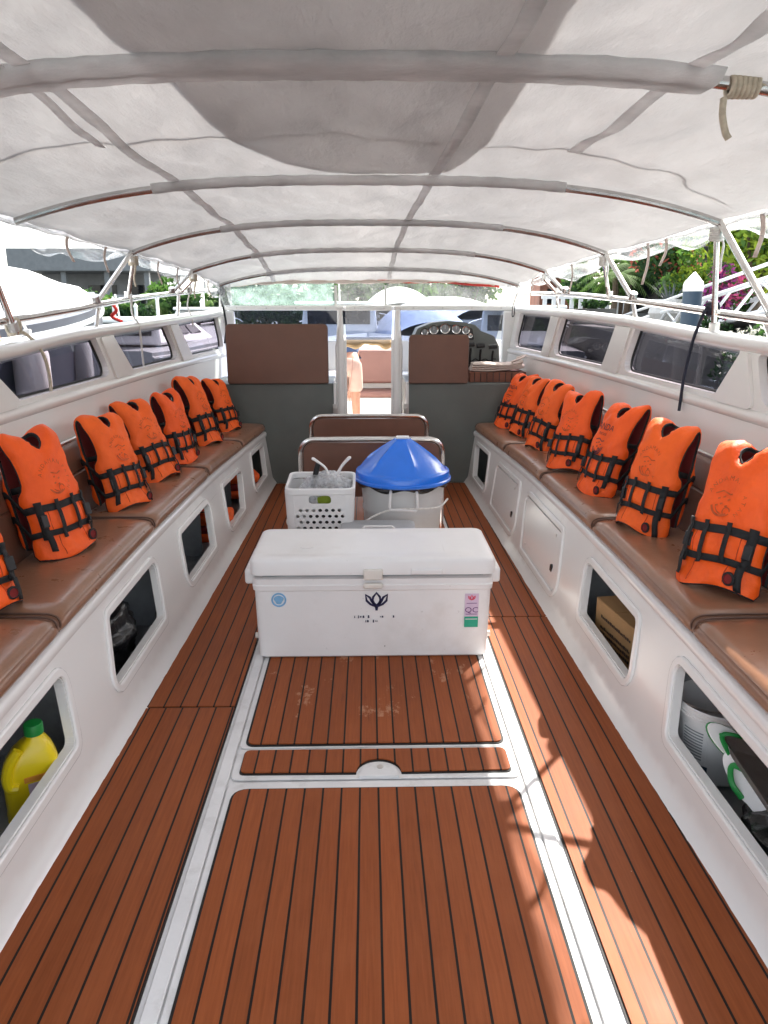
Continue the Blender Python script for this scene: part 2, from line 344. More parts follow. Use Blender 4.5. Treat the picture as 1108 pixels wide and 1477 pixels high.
def offpoly(P, d):
    """offset an outline outwards by d (counter-clockwise or clockwise)"""
    A = sum(P[i - 1][0] * P[i][1] - P[i][0] * P[i - 1][1] for i in range(len(P))); sg = 1 if A > 0 else -1; out = []
    for i in range(len(P)):
        a, b, c = P[i - 1], P[i], P[(i + 1) % len(P)]; n = Vector((0, 0))
        for p, q in ((a, b), (b, c)):
            e = Vector((q[0] - p[0], q[1] - p[1]))
            if e.length > 1e-7: e.normalize(); n += Vector((e.y, -e.x)) * sg
        n = n.normalized() if n.length > 0 else n; out.append((b[0] + n.x * d, b[1] + n.y * d))
    return out
def ip(xs, ys):
    """smooth monotone interpolation through points"""
    xs = np.array(xs, float); ys = np.array(ys, float); h = np.diff(xs); d = np.diff(ys) / h; mm = np.zeros(len(xs)); mm[0] = d[0]; mm[-1] = d[-1]
    for i in range(1, len(xs) - 1): mm[i] = 0 if d[i - 1] * d[i] <= 0 else 2 * d[i - 1] * d[i] / (d[i - 1] + d[i])
    def f(x):
        x = min(max(x, xs[0]), xs[-1]); i = min(int(np.searchsorted(xs, x, side='right')) - 1, len(h) - 1); t = (x - xs[i]) / h[i]
        return float((2 * t**3 - 3 * t**2 + 1) * ys[i] + (t**3 - 2 * t**2 + t) * h[i] * mm[i] + (-2 * t**3 + 3 * t**2) * ys[i + 1] + (t**3 - t**2) * h[i] * mm[i + 1])
    return f
def thing(name, label, cat, loc=(0, 0, 0), rot=(0, 0, 0), group=None):
    o = bpy.data.objects.new(name, None); o.empty_display_size = .1; COL.objects.link(o); o.location = loc; o.rotation_euler = rot
    return tag(o, label, cat, group)
def tag(o, label, cat, group=None):
    o['label'] = label; o['category'] = cat
    if group: o['group'] = group
    return o
def dup(root, loc, rot, label, group=None, scale=None):
    r = root.copy(); COL.objects.link(r); r.location = loc; r.rotation_euler = rot; r['label'] = label
    if group: r['group'] = group
    if scale: r.scale = scale
    for ch in list(root.children):
        c = ch.copy(); COL.objects.link(c); c.parent = r
        for g in list(ch.children): d = g.copy(); COL.objects.link(d); d.parent = c
    return r
def arc(c, r, a0, a1, n=12): return [(c[0] + r * math.cos(R(a0 + (a1 - a0) * i / n)), c[1] + r * math.sin(R(a0 + (a1 - a0) * i / n))) for i in range(n + 1)]
def text_mesh(txt, size):
    cu = bpy.data.curves.new('t', 'FONT'); cu.body = txt; cu.size = size; cu.align_x = 'CENTER'; cu.align_y = 'CENTER'; cu.resolution_u = 3
    o = bpy.data.objects.new('t', cu); me = o.to_mesh(); V = [tuple(v.co[:2]) for v in me.vertices]; F = [tuple(p.vertices) for p in me.polygons]
    o.to_mesh_clear(); bpy.data.objects.remove(o); bpy.data.curves.remove(cu); return V, F
def bez(P, n=20):
    """Catmull-Rom through 3D points"""
    P = [Vector(p) for p in P]; Q = [P[0] * 2 - P[1]] + P + [P[-1] * 2 - P[-2]]; out = []
    for i in range(1, len(Q) - 2):
        for j in range(n):
            t = j / n; a, b, c, d = Q[i - 1:i + 3]
            out.append(.5 * ((2 * b) + (c - a) * t + (2 * a - 5 * b + 4 * c - d) * t * t + (3 * b - a - 3 * c + d) * t**3))
    return out + [P[-1]]

def true_normals(o, X, sx):
    """shade a moulded panel x = X(y, z) with its exact surface normal"""
    me = o.data; out = []; e = .004; cache = {}
    for p in me.polygons:
        fn = p.normal
        for li in p.loop_indices:
            vi = me.loops[li].vertex_index
            if vi not in cache:
                c = me.vertices[vi].co; dy = (X(c.y + e, c.z) - X(c.y - e, c.z)) / (2 * e); dz = (X(c.y, c.z + e) - X(c.y, c.z - e)) / (2 * e)
                cache[vi] = Vector((sx * -1, dy, dz)).normalized()
            n = cache[vi]; d = n.dot(fn); out.append(n if d > .8 else -n if d < -.8 else fn.copy())
    me.normals_split_custom_set(out)
# ------------------------------------------------------------------ hull lines
XC = .02
hb = ip([-1.5, 1.4, 2.4, 4.1, 6.55], [.955, .95, .925, .895, .862])         # deck half width
ht = ip([-1.5, 1.5, 2.5, 3.3, 4.6, 5.6, 6.55], [1.0, 1.02, 1.04, 1.05, 1.035, .985, .925])  # bench front half width
zt = ip([-1.5, 1.5, 6.55], [.51, .50, .47])
wh = ip([-1.5, 4.6, 5.5, 6.5, 7.1, 7.6], [1.0, 1.0, .985, .955, .93, .905])   # taper of the topsides
wp = ip([.44, .55, .92, 1.125, 1.2, 1.45, 1.6], [1.44, 1.45, 1.515, 1.545, 1.555, 1.585, 1.60])  # section of the topsides
gL = ip([-1.5, 1.0, 3.3, 4.1, 5.4, 6.8, 7.62], [1.30, 1.335, 1.385, 1.42, 1.447, 1.485, 1.515])
gR = ip([-1.5, 1.0, 3.4, 4.7, 6.5, 7.62], [1.35, 1.375, 1.425, 1.48, 1.525, 1.54])
def panel_x(Y, z):
    a = min(1, max(0, z / zt(Y))); x = hb(Y) * (1 - a) + ht(Y) * a + .012
    if z < .07: x -= .034 * (1 - z / .07) ** 2
    return x
boat = thing('passenger_boat', 'open white passenger boat with teak deck, two side benches and steel canopy frame', 'boat', (0, 0, 0))
def part(b, name, mats, parent=None, **k): return b.build(name, mats, parent or boat, **k)

# deck: white base, walkway pads, centre hatches
b = MB(); ys = np.linspace(-1.5, 6.55, 30)
b.sheet([[(XC - hb(y) - .03, y, 0), (XC, y, 0), (XC + hb(y) + .03, y, 0)] for y in ys], .05)
for sx in (-1, 1):
    b.b2((XC + sx * .520 - .0205, -1.4, .001), (XC + sx * .520 + .0205, 4.45, .008))        # raised rim of the hatch bay
part(b, 'deck', 'gel_deck', bevel=.004)
def walk(sx, y0, y1, mt, jag):
    inner = .553; P = [(XC + sx * inner, y0), (XC + sx * inner, y1)]; n = 26
    P += [(XC + sx * (hb(y) - .004 + jag * .004 * math.sin(y * 31) * math.sin(y * 13)), y) for y in np.linspace(y1, y0, n)]
    g = MB().prism(P, .0015, .0045, 0, ax='z'); part(g, 'caulk_bed', 'caulk')
    Q = [(x - sx * (.007 if abs(x - XC) > .6 else -.007), min(max(y, y0 + .003), y1 - .003)) for x, y in P]
    q = part(MB().prism(Q, .0055, .0095, 0, ax='z'), 'teak_walkway', mt)
walk(-1, -1.3, 2.645, 'teak_l', 1); walk(-1, 2.65, 6.5, 'teak_l2', 1); walk(1, -1.3, 3.505, 'teak_r', 1); walk(1, 3.51, 6.5, 'teak_r2', 1)
part(MB().prism([(XC - .53, 4.47), (XC + .53, 4.47), (XC + .53, 6.5), (XC - .53, 6.5)], .002, .0065, 0, ax='z'), 'teak_walkway', 'teak_c')
def hatch(y0, y1, pad_y0, pad_y1, mt, name, rr, notch=False):
    lid = part(MB().prism(rpoly([(XC - .494, y0), (XC + .494, y0), (XC + .494, y1), (XC - .494, y1)], .03), .003, .0075, 0, ax='z'), 'deck_hatch', 'gel_deck', bevel=.002)
    P = [(XC - .468, pad_y0), (XC + .468, pad_y0), (XC + .468, pad_y1), (XC - .468, pad_y1)]
    P = rpoly(P, rr)
    if notch:
        c = (.03, pad_y0 - .006); k = max(range(len(P)), key=lambda i: (P[i][1] < pad_y0 + .001) * (1 if P[i][0] < 0 else -1) + P[i][0] * .001 - 100 * (P[i][1] > pad_y0 + .001 or P[i][0] > 0))
        P = P[:k + 1] + arc(c, .078, 178, 2, 16) + P[k + 1:]
    MB().prism(offpoly(P, .006) if not notch else P, .008, .0105, 0, ax='z').build('caulk_edge', 'caulk', lid)
    if notch:                                                          # caulk rim of the finger notch stays dark
        Q = [(x * .992 + .008 * XC, y + (.008 if y < pad_y0 + .1 else -.003)) for x, y in P]
    else: Q = offpoly(P, -.003)
    MB().prism(Q, .0115, .0155, 0, ax='z').build(name, mt, lid)
    return lid
hatch(.2, 2.16, .23, 2.115, 'teak_c', 'teak_pad', [.02, .02, .05, .05])
hatch(2.172, 2.352, 2.196, 2.338, 'teak_c', 'teak_pad', .02, True)
hatch(2.357, 3.9, 2.372, 3.86, 'teak_u', 'teak_pad', [.03, .03, .02, .02])
b = MB(); hp = arc((.03, 2.186), .068, 0, 180, 20)
b.grid([[(.03 + (x - .03) * k, 2.186 + (y - 2.186) * k, z) for x, y in hp] for k, z in ((1, .006), (1, .0125), (.93, .0165), (.8, .018), (.4, .0185), (.02, .0185))]); b.b2((-.038, 2.172, .006), (.098, 2.1862, .0178)); b.lathe([(.012, 0), (.012, .004), (.001, .0045)], 14, 1, (.035, 2.222, .0155))
part(b, 'hatch_pull', ['gel_deck', 'steel'])

# bench fronts with lockers
OPEN = {1: [(1.16, 2.16, 2.255, 1.16, .168, .39), (2.535, 3.19, 3.33, 2.635, .163, .372), (3.575, 4.365, 4.64, 3.79, .105, .372), (4.64, 5.42, 5.55, 4.87, .105, .372), (5.735, 6.27, 6.41, 5.88, .125, .375)],
        -1: [(1.10, 2.14, 2.2, 1.16, .175, .395), (2.52, 3.185, 3.32, 2.66, .165, .39), (3.64, 4.28, 4.46, 3.78, .155, .372), (4.70, 5.22, 5.45, 4.88, .13, .362), (5.71, 6.26, 6.34, 5.86, .145, .382)]}
for sx in (-1, 1):
    holes = [rpoly([(a, z0), (c, z0), (d, z1), (e, z1)], .035) for a, c, d, e, z0, z1 in OPEN[sx]]
    n = 40; yy = np.linspace(-1.4, 6.53, n)
    outer = [(y, .001) for y in yy] + [(y, zt(y)) for y in yy[::-1]]
    f = lambda p, d: (XC + sx * (panel_x(p[0], p[1]) + .03 * d), p[0], p[1])
    b = MB().plate(outer, holes, (.12, .06), f, extra=[(y, z) for y in np.arange(-1.3, 6.5, .12) for z in (.012, .03, .05, .07)])
    P = part(b, 'locker_panel', 'gel'); true_normals(P, panel_x, sx)
    for k, h in enumerate(holes):
        door = sx > 0 and k in (2, 3)
        mp = lambda p, d: (XC + sx * (panel_x(p[0], p[1]) - (.011 - .014 * d)), p[0], p[1])
        MB().plate(offpoly(h, .036), [offpoly(h, .004)], None, mp).build('opening_frame', 'gel', P, bevel=.006, seg=3)
        if door:
            mp2 = lambda p, d: (XC + sx * (panel_x(p[0], p[1]) - .004 + .02 * d), p[0], p[1])
            dm = part(MB().plate(offpoly(h, -.006), [], (.1, .1), mp2), 'locker_door', 'gel', bevel=.004)
            a, c, d_, e, z0, z1 = OPEN[sx][k]; cy, cz = a + .17, z0 + .07; x = XC + sx * (panel_x(cy, cz) - .006)
            g = MB(); q = [(x, cy + .02 * math.cos(t) * 1.0, cz + .034 * math.sin(t)) for t in np.linspace(0, 2 * PI, 20, endpoint=False)]
            g.add(q + [(p[0] + sx * .01, p[1], p[2]) for p in q], [tuple(range(20))[::-1], tuple(range(20, 40))] + [(i, (i + 1) % 20, 20 + (i + 1) % 20, 20 + i) for i in range(20)]); g.build('finger_hole', 'gauge', dm, smooth=0)
            for (py, pz) in ((e + .06, z1 - .035), (d_ - .06, z1 - .035), (c - .05, z0 + .035)):
                xx = XC + sx * (panel_x(py, pz) - .004); MB().lathe([(.008, -.004), (.008, .003), (.001, .004)], 10, 0, (0, 0, 0)).build('screw', 'steel', dm, loc=(xx, py, pz)).rotation_euler = (0, -sx * PI / 2, 0)
    # ledge along the top of the front, and the bench board under the cushions
    b = MB()
    prof = [(-.014, -.035), (-.018, -.012), (-.010, .004), (.012, .008), (.06, .006), (.06, -.035)]
    b.grid([[(XC + sx * (panel_x(y, zt(y)) + a), y, zt(y) + c) for a, c in prof] for y in yy], closed=True); part(b, 'bench_ledge', 'gel', smooth=60)
    b = MB(); b.sheet([[(XC + sx * (ht(y) + .055), y, zt(y)), (XC + sx * (1.53 * wh(y)), y, zt(y))] for y in yy], .02); part(b, 'bench_top', 'gel')
    # dark locker space behind the front
    b = MB(); b.sheet([[(XC + sx * (hb(y) + .02), y, -.03), (XC + sx * 1.40 * wh(y), y, -.03), (XC + sx * 1.43 * wh(y), y, zt(y) - .02)] for y in yy], .02)
    for y in (1.1, 2.38, 3.5, 4.58, 5.66): b.b2((XC + min(sx * 1.1, sx * 1.42), y - .01, -.03), (XC + max(sx * 1.1, sx * 1.42), y + .01, .42))
    part(b, 'locker_liner', 'dark_in')
# topsides with windows
WIN = {1: [(1.55, 2.92, 3.06, 1.72, 0), (3.34, 4.62, 4.52, 3.19, 0), (5.0, 6.2, 6.08, 4.88, 0), (6.5, 7.46, 7.36, 6.4, 0)],
       -1: [(3.30, 4.52, 4.38, 3.08, 0), (4.92, 6.0, 5.82, 4.68, 0), (6.36, 7.42, 7.36, 6.12, 0), (1.6, 2.85, 2.7, 1.4, 0)]}
for sx in (-1, 1):
    g = gR if sx > 0 else gL; zb = 1.165 if sx > 0 else 1.15
    holes = []
    for a, c, d, e, _ in WIN[sx]:
        holes.append(rpoly([(a, zb), (c, zb), (d, g((c + d) / 2) - .05), (e, g((a + e) / 2) - .05)], [.02, .10, .03, .02], 7))
    yy = np.linspace(-1.4, 7.6, 46); outer = [(y, .46) for y in yy] + [(y, g(y) - .02) for y in yy[::-1]]
    f = lambda p, d: (XC + sx * (wp(p[1]) * wh(p[0]) + (.05 if p[1] > 1.11 else .05) * d), p[0], p[1])
    b = MB().plate(outer, holes, (.14, .07), f)
    W = part(b, 'side_wall', 'gel_wall', smooth=40); true_normals(W, lambda y, z: wp(z) * wh(y), sx)
    for h in holes:
        pane = MB().plate(offpoly(h, .012), [], None, lambda p, d: (XC + sx * (wp(p[1]) * wh(p[0]) + .052 + .005 * d), p[0], p[1])).build('window_pane', 'tint', W)
        hh = densify(offpoly(h, -.002), .06); MB().tube([(XC + sx * (wp(p[1]) * wh(p[0]) + .043), p[0], p[1]) for p in hh], .0085, 6, 0, closed=True).build('window_gasket', 'black', W)
    b = MB(); b.grid([[(XC + sx * (wp(zb - .03 + c) * wh(y) + a), y, zb - .03 + c) for a, c in ((.02, -.05), (-.004, -.045), (-.016, -.03), (-.019, -.012), (-.012, 0), (.0, .006), (.03, .008))] for y in yy], closed=True); b.build('sill_moulding', 'gel_wall', W, smooth=60)
    # moulded pillars stand a little proud between the windows
    srt = sorted(WIN[sx], key=lambda q: q[0])
    for q, r_ in zip(srt, srt[1:]):
        zt1 = g(q[1]) - .055; P = rpoly([(q[1] + .045, zb - .025), (r_[0] - .05, zb - .025), (r_[3] - .05, zt1), (q[2] + .05, zt1)], [.03, .01, .02, .02])
        MB().plate(P, [], (.1, .07), lambda p, d: (XC + sx * (wp(p[1]) * wh(p[0]) - .014 + .02 * d), p[0], p[1])).build('window_pillar', 'gel_wall', W, bevel=.012, seg=3)
    prof = [(-.005, -.055), (-.022, -.04), (-.026, -.018), (-.016, 0), (.02, .006), (.09, .002), (.105, -.02), (.10, -.09)]
    b = MB(); b.grid([[(XC + sx * (wp(1.42) * wh(y) + a), y, g(y) + c) for a, c in prof] for y in yy], closed=True); part(b, 'gunwale', 'gel', smooth=60)
    # outer hull down to the water, running on to the bow
    ho = ip([-1.5, 5, 7.6, 10, 12, 13.4], [1.70, 1.70, 1.56, 1.22, .62, .03]); yb = np.linspace(-1.4, 13.4, 40); zo = lambda y: 1.09
    b = MB(); b.sheet([[(XC + sx * ho(y), y, zo(y)), (XC + sx * (ho(y) - .06), y, .3), (XC + sx * max(.02, ho(y) - .35), y, -.9)] for y in yb], .02); part(b, 'outer_hull', 'hullw')
    hi = ip([7.5, 9, 10.5, 12, 13], [1.44, 1.28, .98, .5, .1]); yb = np.linspace(7.5, 13, 24)
    b = MB(); b.sheet([[(XC + sx * hi(y) * .8, y, .02), (XC + sx * hi(y) * .95, y, .5), (XC + sx * hi(y), y, 1.0)] for y in yb], .03); part(b, 'bow_liner', 'gel')
    # hand rail
    rz = ip([1.2, 3.05, 3.9, 4.83, 5.97, 7.55], [1.42, 1.49, 1.536, 1.584, 1.633, 1.67]) if sx > 0 else ip([1.2, 3.4, 4.2, 5.33, 6.48, 7.55], [1.40, 1.485, 1.528, 1.6, 1.656, 1.695])
    yr = np.linspace(1.2, 7.5, 60); rx = lambda y: wp(1.42) * wh(y) + .045
    hr = part(MB().tube([(XC + sx * rx(y), y, rz(y)) for y in yr], .019, 12), 'hand_rail', 'chrome')
    for y in ((1.6, 3.13, 4.74, 6.4) if sx > 0 else (1.7, 3.2, 4.63, 6.35)):
        MB().tube([(XC + sx * rx(y), y, rz(y)), (XC + sx * (rx(y) + .005), y - .06, g(y) + .002)], .013, 8).build('stanchion', 'chrome', hr)
    # upholstered back strip along the wall
    for k, (y0, y1) in enumerate(((-1.2, 1.0), (1.01, 3.05), (3.06, 5.0), (5.01, 6.5))):
        yv = np.linspace(y0, y1, 16); b = MB()
        prof = [(1.44, .50), (1.405, .52), (1.40, .60), (1.425, .765), (1.438, .772), (1.43, .78), (1.45, .88), (1.468, .90), (1.50, .905), (1.51, .895), (1.46, .5)]
        b.grid([[(XC + sx * (a * wh(y)), y, c) for a, c in prof] for y in yv], closed=True)
        nP = len(prof); b.f += [tuple(range(nP)), tuple((15 * nP + i) for i in range(nP))[::-1]]; b.m += [0, 0]
        o = part(b, 'bench_backrest', 'backpad', smooth=50)
    b = MB().tube([(XC + sx * 1.492 * wh(y), y, .909) for y in np.linspace(-1.2, 6.5, 40)], .010, 6); part(b, 'backrest_trim', 'steel')

# bulkheads, pads, door frame, windscreen
for sx, x0, x1 in ((-1, -1.46, -.30), (1, .335, 1.50)):
    xs = sorted((x0, x1)); b = MB(); b.b2((xs[0], 6.53, 0), (xs[1], 7.25, .897)); part(b, 'bulkhead', 'bulk', bevel=.012)
    e = XC + (-.315 if sx < 0 else .31); b = MB(); b.b2((min(x0, x1) if sx > 0 else x1 - .0, 6.522, .002), ((x0 + .024) if sx > 0 else x1 + .024, 6.6, .905)); part(b, 'bulkhead_trim', 'gel', bevel=.004)
    lb = MB(); lx = (x0 if sx > 0 else x1 + .012); lb.b2((lx - .02, 6.508, .60), (lx + .02, 6.521, .72)); lb.b2((lx - .014, 6.497, .63), (lx + .014, 6.5075, .69)); part(lb, 'door_latch', 'steel', bevel=.003)
def padblock(x0, x1, z0, z1, y0, y1, name):
    P = rpoly([(x0, z0), (x1, z0), (x1, z1), (x0, z1)], [.012, .012, .035, .035]); o = part(MB().prism(P, y0, y1), name, 'backpad', bevel=.014, seg=3)
    MB().tube([(p[0], y0 + .012, p[1]) for p in offpoly(P, .001)], .0055, 6, 0, closed=True).build('piping', 'piping', o); return o
padblock(-1.206, -.345, .903, 1.395, 6.50, 6.62, 'padded_backrest'); padblock(.362, .868, .903, 1.306, 6.50, 6.64, 'driver_backrest')
for x in (-.242, .265):
    s_ = -1 if x < 0 else 1
    b = MB(); b.tube([(x, 6.66, 0), (x, 6.66, 1.25), (x + s_ * -.004, 6.68, 1.40), (x, 6.7, 1.515)], [.036, .036, .026, .024], 12); b.b2((x - s_ * .045 - .012, 6.66, .0), (x - s_ * .045 + .012, 6.69, 1.26))
    b.tube([(x + s_ * .028, 6.64, 0), (x + s_ * .028, 6.64, 1.2), (x + s_ * .006, 6.66, 1.33)], .015, 8); part(b, 'door_post', 'gel', bevel=.003)
b = MB(); b.b2((-.24, 8.02, 1.195), (.265, 8.06, 1.235)); part(b, 'windscreen_sill', 'gel', bevel=.006)
b = MB(); b.b2((XC - 1.445, 7.55, 1.505), (XC + 1.445, 7.62, 1.552)); b.b2((-.275, 6.68, 1.515), (-.21, 7.56, 1.545)); b.b2((.235, 6.68, 1.515), (.30, 7.56, 1.545))
hd = part(b, 'windscreen_header', 'gel', bevel=.008)
for x in np.linspace(-1.3, 1.3, 10): MB().lathe([(.007, 0), (.007, .003), (.001, .004)], 10, 0, (0, 0, 0)).build('rivet', 'steel', hd, loc=(x + XC, 7.549, 1.528)).rotation_euler = (PI / 2, 0, 0)
for sx in (-1, 1):
    b = MB(); b.add(*(lambda q: ([p for p in q], [(0, 1, 2, 3), (7, 6, 5, 4), (0, 4, 5, 1), (1, 5, 6, 2), (2, 6, 7, 3), (3, 7, 4, 0)]))([(XC + sx * x, y, z) for x, y, z in ((1.33, 7.54, 1.50), (1.45, 7.54, 1.50), (1.47, 7.60, .9), (1.33, 7.60, .9), (1.33, 7.60, 1.50), (1.45, 7.60, 1.50), (1.47, 7.75, .9), (1.33, 7.75, .9))])); part(b, 'windscreen_pillar', 'gel', bevel=.015)
def pane(x0, x1, nm, mt):
    part(MB().add([(x0, 7.60, 1.505), (x1, 7.60, 1.505), (x1, 8.03, 1.20), (x0, 8.03, 1.20), (x0, 7.606, 1.508), (x1, 7.606, 1.508), (x1, 8.036, 1.204), (x0, 8.036, 1.204)],
        [(0, 1, 2, 3), (7, 6, 5, 4), (0, 4, 5, 1), (1, 5, 6, 2), (2, 6, 7, 3), (3, 7, 4, 0)]), nm, mt, smooth=0)
pane(XC - 1.34, -.275, 'windscreen_pane', 'tint_f'); pane(-.225, .25, 'windscreen_pane', 'tint_f'); pane(.30, XC + 1.34, 'windscreen_pane', 'tint_f')
for x0, x1 in ((XC - 1.44, -.31), (.33, XC + 1.44)): b = MB(); b.b2((x0, 7.26, .85), (x1, 8.0, .89)); b.b2((x0, 7.99, .02), (x1, 8.06, 1.2)); part(b, 'dash_shelf', 'gel', bevel=.01)
# helm console
P = rpoly([(.40, .86), (1.26, .86), (1.24, 1.18), (1.19, 1.275), (1.06, 1.325), (1.01, 1.375), (.90, 1.402), (.75, 1.412), (.60, 1.395), (.47, 1.345), (.405, 1.20)], .02, 3)
helm = part(MB().prism(P, 7.12, 7.5), 'helm_console', 'bulk', bevel=.02, seg=3)
P2 = rpoly([(.47, 1.24), (1.0, 1.24), (.98, 1.345), (.87, 1.372), (.75, 1.38), (.62, 1.366), (.50, 1.325)], .015, 3); MB().prism(P2, 7.105, 7.118).build('gauge_panel', 'gauge', helm)
for x, z, r_ in ((.535, 1.315, .034), (.62, 1.335, .042), (.725, 1.345, .046), (.83, 1.34, .042), (.92, 1.33, .036), (.965, 1.28, .02)):
    g = MB(); g.lathe([(r_ - .008, 0), (r_ - .008, -.006), (r_, -.008), (r_, 0)], 20, 0, (x, 7.104, z), 'y'); g.lathe([(r_ - .009, -.003), (.001, -.003)], 20, 1, (x, 7.104, z), 'y', cap=False); g.b2((x - .002, 7.0990, z - .004), (x + .002, 7.1005, z + r_ * .7), 2); g.build('gauge', ['chrome', 'bgrey', 'white_pl'], helm)
g = MB(); g.b2((.415, 7.10, .93), (.46, 7.119, 1.08)); g.b2((.42, 7.10, 1.14), (.46, 7.119, 1.2)); g.build('switch_panel', 'black', helm, bevel=.004)
g = MB(); g.b2((.90, 7.0, .9), (1.24, 7.11, .99)); g.build('throttle_base', 'black', helm, bevel=.015)
for x, zz in ((.96, 1.20), (1.055, 1.19), (1.17, 1.18)):
    g = MB(); g.tube([(x, 7.05, .98), (x - .005, 7.03, 1.10), (x - .004, 7.0, zz - .03)], [.012, .010, .011], 8); g.tube([(x - .045, 7.0, zz), (x + .03, 7.0, zz + .006)], .021, 10); g.build('throttle_lever', 'black', helm)
g = MB(); 
for z in (1.0, 1.03, 1.06): g.tube([(x, 7.05 + .02 * math.sin(x * 50), z + .012 * math.sin(x * 70)) for x in np.linspace(.92, 1.2, 16)], .006, 6)
g.build('cable_bundle', 'black', helm)
g = MB(); g.tube([(.62 + .19 * math.cos(t), 7.0 - .05 * math.sin(t), 1.12 + .17 * math.sin(t)) for t in np.linspace(0, 2 * PI, 32, endpoint=False)], .014, 8, closed=True)
for t in (90, 210, 330): g.tube([(.62, 7.03, 1.12), (.62 + .19 * math.cos(R(t)), 7.0 - .05 * math.sin(R(t)), 1.12 + .17 * math.sin(R(t)))], .010, 6)
g.build('steering_wheel', 'black', helm)
tk = MB(); tk.b2((.90, 6.60, .898), (1.40, 6.95, .985))
for x in np.arange(.94, 1.40, .055): tk.b2((x, 6.594, .90), (x + .006, 6.602, .985), 1)
part(tk, 'teak_step', ['brownwood', 'black'], bevel=.003)
# bow deck and sofa
b = MB(); b.sheet([[(XC - hi(y) * .82, y, .01), (XC + hi(y) * .82, y, .01)] for y in np.linspace(6.55, 12.9, 14)], .04); part(b, 'bow_deck', 'gel')
so_ = part(MB().b2((-.75, 10.5, .02), (.75, 11.1, .30)), 'bow_sofa', 'gel', bevel=.02)
MB().b2((-.73, 10.47, .30), (.73, 10.98, .385)).build('sofa_seat', 'sofa', so_, bevel=.03); MB().b2((-.73, 10.78, .47), (.73, 10.93, .94)).build('sofa_back', 'sofa', so_, bevel=.03)
MB().b2((-.9, 10.98, .30), (.9, 11.2, 1.0)).build('sofa_surround', 'gel', so_, bevel=.02)

# ------------------------------------------------------------------ canopy frame (steel, part of the boat) and canvas
YS = [-2, -.6, .75, 2.1, 3.5, 5.05, 6.3, 7.2, 7.65]
zc = ip(YS, [2.15, 2.15, 2.145, 2.14, 2.10, 2.085, 2.005, 1.90, 1.785]); ze = ip(YS, [1.95, 1.95, 1.95, 1.95, 1.93, 1.90, 1.84, 1.755, 1.725]); cw = ip(YS, [1.58, 1.58, 1.58, 1.58, 1.56, 1.53, 1.43, 1.39, 1.37])
def can(q, Y): return (XC + q * cw(Y), Y, zc(Y) - (zc(Y) - ze(Y)) * min(1.3, abs(q)) ** 3)
BOWS = [.35, 1.2, 2.07, 3.5, 5.05, 6.3, 7.2]
def sag(q, Y):
    for a, c in zip(BOWS, BOWS[1:] + [7.65]):
        if a <= Y <= c:
            t = (Y - a) / (c - a); s = math.sin(PI * t); return -.022 * s * (1 - .5 * abs(q)) + .007 * s * math.sin(9 * q + 5 * t + a * 3) + .005 * s * math.sin(23 * q - 9 * t + a) + .0035 * (s + .25) * math.sin(47 * q + 4 * math.sin(6 * t + a * 2) + a) + .003 * math.sin(17 * t + 11 * q) * s
    return 0
for k, Y in enumerate(BOWS):
    q = np.linspace(-1, 1, 49); P = [Vector(can(a, Y)) - Vector((0, 0, .024 if Y > 3 else .0145)) for a in q]
    bw = part(MB().tube(P, .0165, 12), 'canopy_bow', 'bowpipe')
def strut(*P, r=.0155): return part(MB().tube(P, r, 12), 'canopy_strut', 'chrome')
def clamp(p, d=(0, 0, 1)): 
    p = Vector(p); d = Vector(d).normalized(); return part(MB().tube([p - d * .022, p + d * .022], .024, 10), 'strut_clamp', 'steel', bevel=.003)
for sx in (-1, 1):
    g = gR if sx > 0 else gL; X = lambda x: XC + sx * x
    for (Y, yl, zl, yv, zv) in ((2.07, 1.5, 1.50 if sx > 0 else 1.45, 2.12, 1.46), (3.5, 3.06, 1.505, 3.56, g(3.56)), (5.05, 4.72 if sx > 0 else 4.58, 1.588 if sx > 0 else 1.568, 5.14, 1.60 if sx > 0 else 1.6), (6.3, 6.15, 1.65, 6.36, 1.65)):
        p = Vector(can(sx, Y)) - Vector((0, 0, .02))
        if not (sx < 0 and Y == 3.5): strut(p, (X(1.60 * wh(yl) + .02), yl, zl))
        if sx < 0 and Y == 3.5: continue
        strut(p + Vector((0, .02, -.06)), (X(1.60 * wh(yv) + .015), yv, zv), r=.0125); clamp(p + Vector((0, .01, -.04)))
        if not (sx < 0 and Y == 3.5): clamp((X(1.60 * wh(yl) + .02), yl, zl + .02), (0, -.6, 1))
        clamp((X(1.60 * wh(yv) + .015), yv, zv + .02))
    if sx < 0: strut((X(1.60), 3.16, 1.955), (X(1.61), 3.47, 1.43)); clamp((X(1.609), 3.455, 1.46), (0, .5, -1))
    strut(Vector(can(sx, 7.2)) - Vector((0, 0, .02)), (X(1.45), 7.5, 1.54), r=.012)
canopy = thing('boat_canopy', 'translucent white canvas canopy stretched over the steel bows, clear vinyl rolled along both edges', 'canopy', (0, 0, 0))
qs = np.linspace(-1.012, 1.012, 71); yc = np.linspace(.33, 7.62, 170)
rows = [[(lambda p: (p[0], p[1], p[2] + sag(q, y)))(can(q, y)) for q in qs] for y in yc]
MB().sheet(rows, -.003).build('canvas_roof', 'canvas', canopy, smooth=180)
def strip(x0, x1, y0, y1, n, dz, along='y', wob=0):
    rows = []
    for i in range(n + 1):
        t = i / n; y = y0 + (y1 - y0) * t
        for_ = []
        for x in np.linspace(x0, x1, 3):
            q = (x - XC) / cw(y); p = can(q, y); for_.append((p[0] + wob * math.sin(y * 2.1), p[1], p[2] + sag(q, y) + dz))
        rows.append(for_)
    return rows
